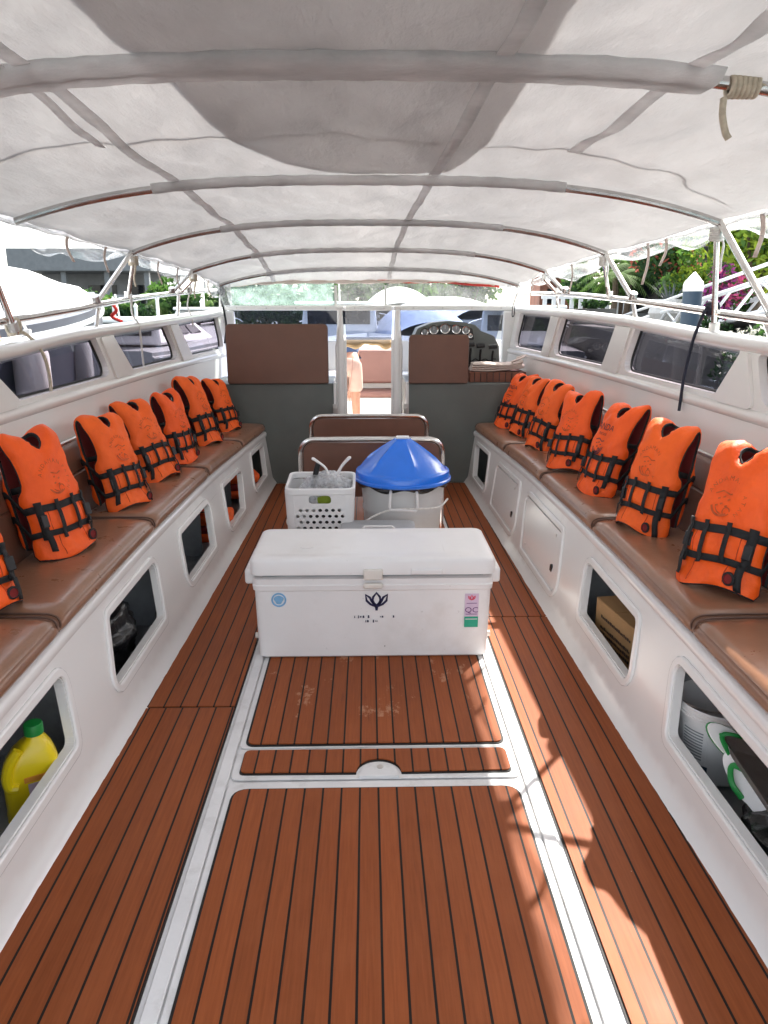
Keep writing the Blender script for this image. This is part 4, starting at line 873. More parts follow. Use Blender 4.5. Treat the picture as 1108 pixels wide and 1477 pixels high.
ld = b.build('bin_lid', 'blue', bn, smooth=45); g = MB(); g.b2((-.038, -.03, .788), (.038, .03, .800)); g.build('lid_badge', 'white_pl', ld, bevel=.004)
for sg in (-1,):
    y = -.255; h_ = MB(); h_.tube([(-.075, y + .01, .535), (-.08, y - .012, .52), (-.085, y - .016, .44), (-.08, y - .018, .425), (.065, y - .018, .418), (.075, y - .016, .43), (.07, y - .012, .515), (.066, y + .01, .53)], .0085, 8)
    for x in (-.075, .066): h_.lathe([(.016, 0), (.016, .012), (.001, .012)], 12, 0, (x, y + .004, .528), 'y')
    h_.build('bin_handle', 'white_pl', bn)
tag(MB().tube(bez([(.46, 4.15, .47), (.40, 4.08, .44), (.27, 4.055, .437), (.13, 4.06, .43), (.02, 4.02, .40), (-.07, 3.88, .375), (-.2, 3.843, .352), (-.38, 3.848, .36), (-.45, 3.95, .39), (-.45, 4.1, .39)], 8), .006, 6).build('thin_rope', 'wrope'), 'thin white cord tied round the laundry basket and the grey bin', 'cord')
bk = thing('laundry_basket', 'white plastic laundry basket with round holes full of bagged rubbish', 'basket', (-.262, 4.02, .0065))
lev = []
for z in np.linspace(0, .60, 13):
    t = z / .60; hx = .145 + .035 * t; hy = .13 + .035 * t; lev.append((z, hx, hy))
holes = []; Wd = .30
for r_ in range(9):
    z = .205 + r_ * .034
    for k in range(8 if r_ % 2 else 7):
        x = (k - (3.5 if r_ % 2 else 3)) * .031; holes.append([(x + .0095 * math.cos(t), z + .0095 * math.sin(t)) for t in np.linspace(0, 2 * PI, 10, endpoint=False)])
holes.append(rpoly([(-.055, .515), (.055, .515), (.05, .56), (-.05, .56)], .02))
def bface(p, d, sy): 
    t = p[1] / .60; return (p[0] * (1 + .16 * t) , sy * (.13 + .035 * t - .004 * d) , p[1])
b = MB(); 
for sy in (-1, 1): b.plate([(-.122, 0), (.122, 0), (.122, .58), (-.122, .58)], holes, None, lambda p, d: bface(p, d, sy))
for sx in (-1, 1):
    rows = []
    for z in np.linspace(0, .58, 8):
        t = z / .60; cx_ = .122 * (1 + .16 * t); cy_ = .13 + .035 * t; rad = .04 * (1 + .2 * t)
        rows.append([(sx * (cx_ + rad * math.sin(a)), -(cy_ - rad) - rad * math.cos(a), z) for a in np.linspace(0, PI / 2, 6)] + [(sx * (cx_ + rad * math.sin(a)), (cy_ - rad) - rad * math.cos(a), z) for a in np.linspace(PI / 2, PI, 6)])
    b.sheet(rows, .004)
b.build('basket_body', 'white_pl', bk)
b = MB(); P = rbox(-.19, .19, -.168, .168, .05); Q = rbox(-.175, .175, -.15, .15, .045); 
for (a, z0, z1) in ((P, .575, .61),): b.plate(a, [Q], None, lambda p, d: (p[0], p[1], z1 + .012 * (p[1] / .17) + (z0 - z1) * d))
b.build('basket_rim', 'white_pl', bk, bevel=.005); MB().b2((-.13, -.12, .002), (.13, .12, .008)).build('basket_base', 'white_pl', bk)
def blob(c, rad, seed, n=18, amp=.25, f=3.0, sq=(1, 1, 1)):
    b = MB(); rows = []; rg_ = np.random.default_rng(seed); ph = rg_.uniform(0, 6, 8)
    for i in range(n + 1):
        th = PI * i / n; r_ = []
        for j in range(2 * n):
            p = 2 * PI * j / (2 * n); k = 1 + amp * (.5 * math.sin(f * p + ph[0] + 2 * th) * math.sin(th) + .4 * math.sin(2 * f * th + ph[1] + p) + .3 * math.sin(3 * f * p + ph[2] - 3 * th) * math.sin(th))
            r_.append((c[0] + rad * sq[0] * k * math.sin(th) * math.cos(p), c[1] + rad * sq[1] * k * math.sin(th) * math.sin(p), c[2] + rad * sq[2] * k * math.cos(th)))
        rows.append(r_)
    return b.grid(rows, closed=True)
rb = thing('plastic_bag', 'clear knotted plastic bag stuffed in the white laundry basket', 'bag', (-.235, 4.02, .50))
blob((0, 0, .06), .135, 5, 20, .18, 4, (1, .9, .75)).build('bag_body', 'clearbag', rb, smooth=60)
blob((0, 0, -.21), .15, 8, 16, .1, 3, (.92, .80, 1.15)).build('added_dark_filler', 'bag', rb, smooth=60)  # black filler added inside so the basket holes read dark
b = MB(); b.tube(bez([(.02, -.02, .13), (.0, -.03, .19), (-.055, -.03, .235), (-.075, -.03, .245)], 6), [.03, .024, .018, .015, .013, .012, .012, .012, .012, .012, .012, .013, .014, .015, .016, .016, .015, .013, .010], 8, flat=.5)
b.tube(bez([(.05, 0, .12), (.085, 0, .19), (.125, .01, .235), (.14, .01, .24)], 6), [.03, .026, .022, .019, .017, .016, .016, .016, .016, .017, .018, .019, .019, .019, .018, .017, .015, .012, .010], 8, flat=.5); b.build('bag_ears', 'white_pl', rb)
tag(MB().tube([(-.31, 4.0, .58), (-.285, 4.0, .68), (-.275, 4.0, .715)], [.012, .016, .014], 10).build('knife_handle', 'black'), 'black handle sticking up out of the white laundry basket', 'handle')
tag(blob((-.235, 3.905, .53), .045, 9, 12, .1, 2, (1, .6, .7)).build('green_sponge', 'lime'), 'lime green bundle seen through the hand hole of the laundry basket', 'sponge')
tb = thing('storage_tub', 'low translucent plastic tub with clip handle behind the ice chest', 'tub', (.05, 3.80, -.012 + .0275))
loft([(rbox(-.175, .175, -.10, .10, .03), 0), (rbox(-.188, .188, -.115, .115, .035), .36)]).build('tub_body', 'tub', tb); loft([(rbox(-.197, .197, -.123, .123, .035), .36), (rbox(-.20, .20, -.126, .126, .035), .365), (rbox(-.20, .20, -.126, .126, .035), .391), (rbox(-.188, .188, -.114, .114, .03), .397)]).build('tub_lid', 'tub', tb, smooth=40)
b = MB(); b.tube([(-.08, -.13, .32), (-.085, -.132, .42), (-.07, -.12, .43), (.07, -.12, .43), (.085, -.132, .42), (.08, -.13, .32)], .007, 8); b.build('clip_handle', 'white_pl', tb)
def bench(y, x0, x1, zt_, label):
    t = thing('folding_bench', label, 'bench', ((x0 + x1) / 2, y, .0065), group='steel framed benches'); h = (x1 - x0) / 2
    P = [(-h, 0, .0), (-h, 0, zt_ - .10)] + [(-h + .09 * (1 - math.cos(a)), 0, zt_ - .10 + .09 * math.sin(a)) for a in np.linspace(.15, PI / 2, 7)]; P += [(-p[0], p[1], p[2]) for p in P[::-1]]
    MB().tube(P, .017, 12).build('back_frame', 'chrome', t)
    q = rpoly([(-h + .02, .30), (h - .02, .30), (h - .02, zt_ - .03), (-h + .02, zt_ - .03)], [.03, .03, .08, .08]); MB().prism(q, -.012, .022).build('back_panel', 'backpad', t, bevel=.006)
    MB().b2((-h + .02, .03, .40), (h - .02, .40, .455)).build('bench_seat', 'backpad', t, bevel=.02)
    for sx in (-1, 1):
        MB().tube([(sx * (h - .03), .38, 0), (sx * (h - .03), .38, .40)], .015, 10).build('leg', 'chrome', t); MB().tube([(sx * (h - .01), .0, .39), (sx * (h - .03), .38, .39)], .012, 8).build('side_rail', 'chrome', t)
bench(4.86, -.45, .495, .70, 'steel framed bench with brown back, nearer one directly behind the blue bin lid'); bench(5.94, -.46, .475, .70, 'steel framed bench with brown back, farther one before the door posts')

# ------------------------------------------------------------------ things in the lockers
jug = thing('bleach_jug', 'yellow plastic jug with green cap in the nearest left locker', 'jug', (-1.07, 2.06, -.029), (0, 0, R(30))); jug.scale = (.93, .93, .86)
sq = lambda hx, hy, r_: rbox(-hx, hx, -hy, hy, r_)
def off(P, dx): return [(x + dx, y) for x, y in P]
lv = [(sq(.085, .055, .03), 0), (sq(.093, .063, .035), .012), (sq(.093, .063, .035), .03), (sq(.090, .060, .035), .034), (sq(.092, .062, .035), .045), (sq(.092, .062, .035), .17), (sq(.090, .061, .038), .20), (off(sq(.080, .056, .04), .003), .245), (off(sq(.062, .048, .035), .010), .285), (off(sq(.040, .036, .03), .018), .315), (off(sq(.026, .026, .024), .022), .328), (off(sq(.024, .024, .0235), .022), .345)]
loft(lv).build('jug_body', 'yellow', jug, smooth=50)
MB().tube(bez([(-.035, -.052, .315), (-.062, -.056, .28), (-.078, -.058, .23), (-.075, -.060, .185), (-.05, -.064, .175)], 6), .017, 10).build('jug_handle', 'yellow', jug)
b = MB(); b.lathe([(.027, .335), (.031, .338), (.031, .372), (.028, .378), (.001, .379)], 26, 0, (.022, 0, 0)); b.build('jug_cap', 'green', jug, smooth=40)
b = MB(); b.b2((-.03, -.0645, .185), (.055, -.0605, .205), 0); b.b2((-.02, -.0645, .135), (.04, -.0605, .178), 1)
b.tube([(.072 + .014 * math.cos(t), -.0625, .20 + .014 * math.sin(t)) for t in np.linspace(0, 2 * PI, 16, endpoint=False)], .0022, 5, 2, closed=True); b.tube([(.066, -.0625, .196), (.073, -.0625, .205), (.078, -.0625, .197)], .003, 5, 2); b.build('jug_label', ['orange_lab', 'lilac', 'ink'], jug, smooth=0)
bg = thing('rubbish_bag', 'crumpled shiny black rubbish bag in the second left locker', 'bag', (-1.22, 2.98, -.03)); blob((0, 0, .17), .25, 21, 40, .13, 6, (.72, 1.15, .78)).build('bag_body', 'bag', bg, smooth=80)
b = blob((0, -.30, .10), .05, 4, 12, .1, 2, (1, 1, 2)); o = tag(b.build('white_bottle', 'white_pl', loc=(-1.10, 2.98, -.03)), 'small white bottle lying before the black rubbish bag', 'bottle')
o = tag(blob((0, 0, .06), .13, 33, 16, .25, 3, (1, 1.2, .5)).build('dark_bundle', 'dark_in', loc=(-1.2, 3.75, -.03)), 'low dark grey bundle in the otherwise empty left locker', 'bundle')
def foldvest(x, y, z, rot, label):
    t = thing('folded_vest', label, 'life vest', (x, y, z), (0, 0, rot), group='folded vests in the left lockers')
    for k in range(3):
        P = sq(.15 - .008 * k, .12, .05); lo = loft([(P, .0), (offpoly(P, .014), .022), (offpoly(P, .012), .045), (P, .062)]); lo.v = [(p[0] + .02 * k, p[1] + .01 * math.sin(k), p[2] + .066 * k + .012 * math.sin(p[0] * 30 + k)) for p in lo.v]; lo.build('folded_panel', ['orange', 'lining', 'orange_worn'][k], t, smooth=60)
    for k, yy_ in enumerate((-.06, .05)):
        MB().tube([(-.16 + .03 * k, yy_, .0), (-.165, yy_, .10), (-.12, yy_, .205), (.1, yy_, .205), (.17, yy_, .14), (.175, yy_, .02)], .013, 6, flat=.4).build('strap', 'web', t)
    MB().tube([(.18, .02 + .03 * math.cos(a), .12 + .035 * math.sin(a)) for a in np.linspace(0, 2 * PI, 14, endpoint=False)], .005, 6, closed=True).build('strap_ring', 'black', t)
foldvest(-1.13, 4.98, -.02, R(8), 'folded orange vest with black straps in the left locker before the last'); foldvest(-1.10, 6.0, .03, R(20), 'folded orange vest in the last left locker by the bulkhead'); 
bkt = thing('paint_bucket', 'white lidless plastic bucket with paper label in the nearest right locker', 'bucket', (1.20, 2.24, -.01))
b = MB(); b.lathe([(.115, 0), (.118, .005), (.132, .225), (.142, .228), (.144, .262), (.138, .268), (.132, .262), (.128, .22), (.112, .02), (.001, .02)], 40, cap=False); b.build('bucket_body', 'white_pl', bkt, smooth=40)
for z in (.238, .250): MB().tube([(.1445 * math.cos(t), .1445 * math.sin(t), z) for t in np.linspace(0, 2 * PI, 40, endpoint=False)], .0025, 5, closed=True).build('rim_bead', 'white_pl', bkt)
def wrapq(a0, a1, z0, z1, off_): return [[((.1185 + (z - .005) * .0636 + off_) * math.cos(a), (.1185 + (z - .005) * .0636 + off_) * math.sin(a), z) for a in np.linspace(a0, a1, 10)] for z in (z0, z1)]
b = MB(); b.sheet(wrapq(R(190), R(232), .07, .20, .0015), .001, 0); b.sheet(wrapq(R(180), R(236), .02, .065, .0015), .001, 1)
for z in np.arange(.085, .19, .011): b.sheet(wrapq(R(194), R(226), z, z + .004, .0028), .001, 2)
b.build('bucket_label', ['white_pl', 'pile', 'bgrey'], bkt)
MB().tube([(.14 * math.cos(t), .14 * math.sin(t) * .75 + .05, .262 + .02 * math.sin(t)) for t in np.linspace(PI * .95, 2 * PI * 1.02, 20)], .004, 6).build('bucket_handle', 'steel', bkt)
def slipper(loc, rot, label):
    t = thing('rubber_slipper', label, 'slipper', loc, rot, group='white slippers with green straps'); P = [(.042 * math.cos(a) * (1 if math.sin(a) > 0 else .85) , .125 * math.sin(a)) for a in np.linspace(0, 2 * PI, 28, endpoint=False)]
    MB().prism(P, 0, .014, ax='z').build('sole', 'green', t, bevel=.003); MB().prism([(x * .98, y * .985) for x, y in P], .0142, .020, ax='z').build('footbed', 'white_pl', t, bevel=.003)
    MB().tube(bez([(-.036, -.01, .018), (-.028, .035, .042), (0, .075, .034), (.028, .035, .042), (.036, -.01, .018)], 6), .009, 8, flat=.45).build('strap', 'green', t); MB().tube([(0, .075, .036), (0, .08, .015)], .005, 6).build('toe_post', 'green', t)
slipper((1.15, 1.99, .215), (R(50), R(-45), R(20)), 'white slipper with green strap leaning on the white bucket'); slipper((1.135, 1.87, .165), (R(38), R(-48), R(-14)), 'white slipper with green strap, lower and nearer the locker opening')
tr = tag(loft([(rbox(-.11, .11, -.17, .17, .04), 0), (rbox(-.13, .13, -.19, .19, .05), .03), (rbox(-.135, .135, -.195, .195, .05), .031), (rbox(-.125, .125, -.185, .185, .05), .028), (rbox(-.105, .105, -.165, .165, .04), .004)]).build('metal_tray', 'steel', smooth=40, loc=(1.17, 1.76, .22)), 'shallow steel tray propped above the slippers in the nearest right locker', 'tray'); tr.rotation_euler = (R(5), R(18), 0)
tag(blob((1.15, 1.72, .06), .14, 12, 18, .2, 3, (.7, 1.2, .75)).build('dark_backpack', 'bag', smooth=25), 'black crumpled bag at the bottom of the nearest right locker', 'bag')
cb = thing('cardboard_box', 'brown cardboard box with dark lettering in the right locker', 'box', (1.235, 3.02, -.03), (0, 0, R(8)))
MB().b2((-.15, -.19, 0), (.15, .19, .27)).build('box_body', 'cardboard', cb, bevel=.004, smooth=0)
for sg in (-1, 1): MB().b2((-.15, min(0.003 * sg, sg * .189), .2715), (.15, max(.003 * sg, sg * .189), .276)).build('box_flap', 'cardboard', cb)
b = MB()
for k, tx in enumerate(('FRAGILE', 'THIS SIDE UP')[:0]): pass
random.seed(5)
for z in (.10, .125, .15, .20):
    y = -.15
    while y < .12: wd = random.uniform(.006, .016); b.b2((-.1525, y, z), (-.1505, y + wd, z + random.uniform(.008, .014))); y += wd + .006
b.build('box_print', 'ink', cb, smooth=0)
tag(blob((1.16, 5.98, .09), .12, 14, 14, .15, 3, (.8, 1.1, .9)).build('canvas_bundle', 'bgrey', smooth=60), 'grey cloth bundle in the farthest right locker', 'bundle')
# folded beige cover and tan canvas, ropes
tw = thing('folded_cover', 'folded beige canvas cover on the teak step beside the driver backrest', 'cover', (1.15, 6.72, .986))
for k in range(4):
    hx = .235 - .006 * k; P = [( -hx, 0), (hx, 0)]; rows = []
    for x in np.linspace(-hx, hx + .012 * (k % 2), 22):
        a = .012 + .0155 * k; lift = .05 * max(0, (x / hx)) ** 2 * .5 + .014 * math.sin(x * 13 + k) * .4
        rows.append([(x, yy_ * (1 - .25 * (x / hx) ** 4), z + lift + .002) for yy_, z in ((-.10, a - .008), (-.118, a), (-.10, a + .011), (.10, a + .011), (.115, a), (.10, a - .008))])
    g = MB().grid(rows, closed=True); g.f += [tuple(range(6)), tuple((len(rows) - 1) * 6 + i for i in range(6))[::-1]]; g.m += [0, 0]; g.build('fold', 'towel', tw, smooth=60)
MB().tube(bez([(.12, -.1, .085), (.2, -.12, .12), (.25, -.02, .135), (.2, .06, .11)], 6), .018, 8, flat=.6).build('loose_end', 'towel', tw)
rows = []
for t in np.linspace(0, 1, 10):
    rows.append([(x, 8.0 - .05 * math.sin(t * PI), 1.20 - t * (.062 + .022 * math.sin((x + .24) * 18) + .01 * math.sin(x * 41))) for x in np.linspace(-.235, .25, 34)])
tag(MB().sheet(rows, .004).build('tan_cover', 'tan', smooth=180), 'tan canvas draped in scallops under the windscreen sill between the door posts', 'cover')
def rope(P, r, mt, name, label, cat, knots=()):
    b = MB().tube(bez(P, 10), r, 8)
    for c, kr in knots:
        c = Vector(c)
        for i in range(4): b.tube([c + Vector((kr * .7 * math.cos(t) * .9, (i - 1.5) * r * 1.8 + .3 * r * math.sin(t), kr * math.sin(t))) for t in np.linspace(0, 2 * PI, 14, endpoint=False)], r * 1.05, 6, closed=True)
    return tag(b.build(name, mt, smooth=60), label, cat)
pA = can((.95 - XC) / cw(2.07), 2.07); b = MB()
for i in range(6): b.tube([(pA[0] - .03 + i * .0125, 2.07 + .023 * math.cos(t), pA[2] - .016 + .024 * math.sin(t)) for t in np.linspace(0, 2 * PI, 16, endpoint=False)], .0072, 8, closed=True)
b.tube(bez([(pA[0] - .05, 2.055, pA[2] - .05), (pA[0] - .055, 2.04, pA[2] - .09), (pA[0] - .045, 2.035, pA[2] - .13), (pA[0] - .035, 2.035, pA[2] - .145)], 8), .009, 8); b.tube(bez([(pA[0] + .04, 2.06, pA[2] - .02), (pA[0] + .12, 2.07, pA[2] - .012), (pA[0] + .3, 2.05, pA[2] - .02)], 6), .008, 8)
tag(b.build('rope_lashing', 'rope', smooth=60), 'beige rope lashed round the canopy bow at the top right, short tail hanging', 'rope')
rope([(1.60, 3.60, 1.53), (1.585, 3.61, 1.47), (1.565, 3.62, 1.38), (1.545, 3.625, 1.22), (1.535, 3.62, 1.05)], .008, 'cord', 'navy_rope', 'navy cord knotted on the right hand rail and hanging down the cabin side', 'cord', [((1.635, 3.60, 1.535), .032)])
rope([(-1.64, 3.5, 1.42), (-1.575, 3.52, 1.43), (-1.545, 3.62, 1.34), (-1.54, 3.66, 1.2), (-1.545, 3.64, 1.03)], .008, 'rope', 'mooring_rope', 'beige rope hanging over the left gunwale across the large tinted window', 'rope', [((-1.60, 3.48, 1.46), .035)])
rope([(-1.52, 5.0, 1.62), (-1.555, 5.1, 1.5), (-1.53, 5.14, 1.42), (-1.53, 5.16, 1.25), (-1.53, 5.17, 1.13)], .0065, 'wrope', 'thin_rope', 'thin white rope hanging before the middle tinted window on the left', 'rope')
rope([(-1.43, 6.3, 1.8), (-1.46, 6.4, 1.68), (-1.50, 6.44, 1.55), (-1.475, 6.46, 1.46), (-1.47, 6.46, 1.38)], .006, 'wrope', 'thin_rope', 'thin white rope tied at the left rail beside the farthest tinted window', 'rope', [((-1.46, 6.38, 1.67), .022)])
rope([(-1.36, 7.25, 1.74), (-1.38, 7.32, 1.62), (-1.37, 7.36, 1.50), (-1.365, 7.40, 1.36), (-1.38, 7.36, 1.2)], .010, 'black', 'power_cable', 'black cable running down the left windscreen corner', 'cable', [((-1.37, 7.28, 1.68), .035)])
rope([(1.42, 7.3, 1.66), (1.40, 7.35, 1.55), (1.395, 7.35, 1.46), (1.41, 7.34, 1.46), (1.42, 7.36, 1.56)], .005, 'cord', 'cord_loop', 'dark cord loop over the right windscreen corner', 'cord')
for sx, Y, lb in ((1, 3.5, 'pale rope lashing on the joint of the tall right canopy strut'), (-1, 5.05, 'grey rope lashing on the middle left canopy joint'), (1, 5.05, 'pale rope lashing on the middle right canopy joint'), (-1, 6.3, 'chequered rope lashing on the far left canopy joint')):
    p = Vector(can(sx, Y)) + Vector((0, .02, -.06)); b = MB()
    for i in range(5): b.tube([p + Vector((.027 * math.cos(t), .027 * math.sin(t), .012 - i * .011 + .004 * math.sin(t))) for t in np.linspace(0, 2 * PI, 14, endpoint=False)], .007, 6, closed=True)
    b.tube(bez([p, p + Vector((.02, -.03, -.05)), p + Vector((.01, -.045, -.12)), p + Vector((.015, -.04, -.17))], 6), .006, 6); tag(b.build('rope_lashing', 'wrope' if sx > 0 else 'rope', smooth=60), lb, 'rope', 'lashings on the canopy joints')

# ------------------------------------------------------------------ the person bending in the bow
def skin(name, J, E, mt, parent, lv=2):
    me = bpy.data.meshes.new(name); me.from_pydata([j[0] for j in J], E, []); o = bpy.data.objects.new(name, me); COL.objects.link(o); o.parent = parent
    sk_ = o.modifiers.new('skin', 'SKIN'); sk_.use_smooth_shade = True
    for i, j in enumerate(J): r_ = j[1]; me.skin_vertices[0].data[i].radius = r_ if isinstance(r_, tuple) else (r_, r_); me.skin_vertices[0].data[i].use_root = (i == 0)
    d = o.modifiers.new('subdiv', 'SUBSURF'); d.levels = lv; d.render_levels = lv; me.materials.append(M[mt]); return o
pe = thing('person', 'barefoot person in navy shirt and pale pink shorts bending forward in the bow', 'person', (-.235, 9.2, .012))
J = [((0, 0, .90), (.15, .11)), ((-.04, .18, 1.0), (.14, .10)), ((-.09, .42, 1.02), (.15, .10)), ((-.10, .54, .98), (.07, .07)), ((-.10, .62, .93), .05), ((-.10, .70, .86), (.075, .085)), ((-.10, .74, .76), (.06, .075)),
     ((-.09, 0, .82), .088), ((-.10, -.01, .48), .058), ((-.10, -.045, .30), .056), ((-.105, -.02, .08), .036), ((-.105, .03, .035), .038), ((-.11, .14, .02), .028),
     ((.09, 0, .82), .088), ((.085, -.01, .48), .058), ((.09, -.045, .30), .056), ((.095, -.02, .08), .036), ((.095, .03, .035), .038), ((.10, .14, .02), .028),
     ((-.27, .44, .98), .055), ((-.30, .50, .72), .042), ((-.26, .60, .50), .030), ((.09, .44, .98), .055), ((.06, .52, .72), .042), ((.0, .62, .50), .030)]
E_ = [(0, 1), (1, 2), (2, 3), (3, 4), (4, 5), (5, 6), (0, 7), (7, 8), (8, 9), (9, 10), (10, 11), (11, 12), (0, 13), (13, 14), (14, 15), (15, 16), (16, 17), (17, 18), (2, 19), (19, 20), (20, 21), (2, 22), (22, 23), (23, 24)]
for sg, wi in ((-1, 21), (1, 24)):                                       # palm, four fingers and a thumb on each wrist
    wx, wy, wz = J[wi][0]; J.append(((wx, wy + .03, wz - .07), (.03, .016))); pi_ = len(J) - 1; E_.append((wi, pi_))
    for k, ln in enumerate((.075, .085, .08, .062)):
        fx = wx + (k - 1.5) * .019; J.append(((fx, wy + .045, wz - .11), .0095)); J.append(((fx, wy + .065, wz - .11 - ln * .5), .008)); J.append(((fx, wy + .07, wz - .11 - ln), .0065)); n = len(J); E_ += [(pi_, n - 3), (n - 3, n - 2), (n - 2, n - 1)]
    J.append(((wx - sg * .035, wy + .045, wz - .075), .0105)); J.append(((wx - sg * .045, wy + .07, wz - .105), .008)); n = len(J); E_ += [(pi_, n - 2), (n - 2, n - 1)]
skin('body', J, E_, 'skin', pe)
skin('shorts', [((0, 0, .86), (.168, .10)), ((0, .05, .90), (.16, .10)), ((-.085, 0, .78), .112), ((-.095, -.005, .60), .10), ((-.10, -.005, .50), .098), ((.085, 0, .78), .112), ((.082, -.005, .60), .10), ((.085, -.005, .50), .098)], [(0, 1), (0, 2), (2, 3), (3, 4), (0, 5), (5, 6), (6, 7)], 'shorts', pe)
skin('shirt', [((-.01, .03, .985), (.168, .085)), ((-.05, .22, 1.04), (.165, .12)), ((-.09, .43, 1.03), (.175, .115)), ((-.10, .53, .99), (.085, .08)), ((-.24, .44, .99), .072), ((-.29, .48, .84), .062), ((.08, .44, .99), .072), ((.07, .49, .84), .062)], [(0, 1), (1, 2), (2, 3), (2, 4), (4, 5), (2, 6), (6, 7)], 'shirt', pe)
blob((-.10, .735, .86), .098, 2, 14, .05, 5, (.92, .95, 1.1)).build('hair', 'hair', pe, smooth=60)
b = MB(); b.tube([(0, .70, .80), (0, .665, .775)], [.012, .016], 8); b.tube([(-.03, .685, .835), (-.03, .672, .832)], [.012, .009], 8); b.tube([(.03, .685, .835), (.03, .672, .832)], [.012, .009], 8); b.tube([(-.025, .69, .745), (0, .683, .742), (.025, .69, .745)], .008, 8)
for sg in (-1, 1): b.tube([(sg * .078, .735, .83), (sg * .092, .745, .81), (sg * .08, .74, .785)], .010, 8)
b.v = [(x - .10, y, z) for x, y, z in b.v]; b.build('face', 'skin', pe)
MB().tube(bez([(.055, -.115, .93), (.045, -.122, .78), (.015, -.10, .62), (-.01, -.09, .52)], 6), .004, 6).build('shorts_seam', 'sofa', pe)

# ------------------------------------------------------------------ harbour: water, quays
def struct(o): o['kind'] = 'structure'; return o
struct(MB().sheet([[(x, y, -.75) for x in (-400, -40, -8, 0, 8, 40, 400)] for y in (-300, -30, 0, 10, 20, 60, 600)], .05).build('water', 'water'))
struct(MB().b2((4.9, 11, -2), (80, 60, 1.12)).b2((4.9, 60.01, -2), (80, 200, 1.1)).build('quay', 'concrete', bevel=.03))
struct(MB().b2((-80, 34, -2), (4.6, 200, .45)).build('shore', 'concrete', bevel=.03))

def leaves(c, rad, n, size, mats_n, seed, clumps=9, sq=(1, 1, 1), droop=0):
    rg_ = np.random.default_rng(seed); b = MB(); cc = rg_.normal(0, .5, (clumps, 3)); cc /= np.maximum(1, np.linalg.norm(cc, axis=1))[:, None]
    for i in range(n):
        k = rg_.integers(clumps); v = rg_.normal(0, 1, 3); v /= np.linalg.norm(v); p = cc[k] * .72 + v * .42 * rg_.uniform(.55, 1.05)
        p = np.array(c) + p * rad * np.array(sq); a = rg_.normal(0, 1, 3); a /= np.linalg.norm(a); t = np.cross(a, rg_.normal(0, 1, 3)); t /= np.linalg.norm(t) + 1e-9; bt = np.cross(a, t); s = size * rg_.uniform(.6, 1.3)
        m_ = int((k * 7 + 3) % mats_n) if rg_.random() < .7 else int(rg_.integers(mats_n))
        b.add([p - t * s, p + bt * s * .5, p + t * s, p - bt * s * .5], [(0, 1, 2, 3)], m_)
    return b
def bush(name, label, cat, c, rad, n, size, mats, seed, sq=(1, 1, 1), trunk=None, group=None, clumps=9):
    base = (c[0], c[1], trunk if trunk is not None else c[2] - rad * sq[2]); t = thing(name, label, cat, base, group=group)
    leaves((0, 0, c[2] - base[2]), rad, n, size, len(mats), seed, clumps, sq).build('crown', mats, t, smooth=0)
    rg_ = np.random.default_rng(seed); b = MB(); h = c[2] - base[2]; b.tube([(0, 0, 0), (.05, 0, h * .5), (0, .03, h)], [.09 * rad, .07 * rad, .03 * rad], 8)
    for i in range(5): a = rg_.uniform(0, 6.28); b.tube([(0, 0, h * .4), (math.cos(a) * rad * .3, math.sin(a) * rad * .3, h * .75), (math.cos(a) * rad * .55, math.sin(a) * rad * .55, h + rg_.uniform(0, .4) * rad)], [.04 * rad, .03 * rad, .012 * rad], 6)
    b.build('trunk', 'bark', t); return t
def palm(name, label, c, h, fr_n, ln, seed, group=None, mt='palm'):
    t = thing(name, label, 'palm', c, group=group); rg_ = np.random.default_rng(seed); MB().tube([(0, 0, 0), (.03 * h, 0, h * .5), (0, 0, h)], [.10, .08, .07], 8).build('trunk', 'bark', t); b = MB()
    for i in range(fr_n):
        a = 2 * PI * i / fr_n + rg_.uniform(-.2, .2); up = rg_.uniform(.1, 1.1); L = ln * rg_.uniform(.8, 1.1); prev = None
        for k in range(13):
            s = k / 12; r_ = L * s * math.cos(up * (1 - .3 * s)); z = h + L * (s * math.sin(up) - .75 * s * s); p = Vector((math.cos(a) * r_, math.sin(a) * r_, z))
            if prev is not None and k > 1:
                d = (p - prev).normalized(); sd = d.cross(Vector((0, 0, 1))).normalized()
                for sg in (-1, 1):
                    for off_ in (0, .5):
                        q = prev.lerp(p, off_); tip = q + sd * sg * L * .22 * (1.1 - abs(s - .45)) + d * L * .12 - Vector((0, 0, L * .07)); b.add([q, q + d * L * .035, tip], [(0, 1, 2)])
            prev = p
    b.build('crown', mt, t, smooth=0); return t
# right bank
bush('flowering_bush', 'red and pink flowering bush beside the dark pavilion on the right quay', 'bush', (7.35, 18.5, 2.6), 1.0, 2600, .085, ['leaf', 'leaf2', 'redf', 'leafd'], 1, (1.1, 1, .95), 1.12)
bush('lime_tree', 'bright yellow-green tree at the right picture edge above the gangway', 'tree', (7.75, 15.2, 2.75), 1.3, 3600, .09, ['lime', 'lime2', 'leaf2'], 2, (1.15, 1, 1), 1.12, clumps=14)
bush('lime_shrub', 'yellow-green shrub between the navy pile and the flowering bush', 'bush', (6.95, 16.4, 2.15), .6, 1500, .075, ['lime2', 'lime', 'leaf2'], 3, (1.1, 1, 1), 1.12)
bush('bougainvillea', 'magenta bougainvillea spilling behind the white gangway', 'bush', (6.5, 14.0, 1.75), .5, 1500, .055, ['magf', 'magf', 'pinkf', 'leaf'], 4, (1, .9, 1.15), 1.12)
bush('white_flower_shrub', 'dark shrub with small white flowers below the gangway at the right edge', 'bush', (6.0, 10.6, .95), .75, 2200, .05, ['leafd', 'leaf', 'leafd', 'whitef'], 5, (1.5, .8, .9), -.2)
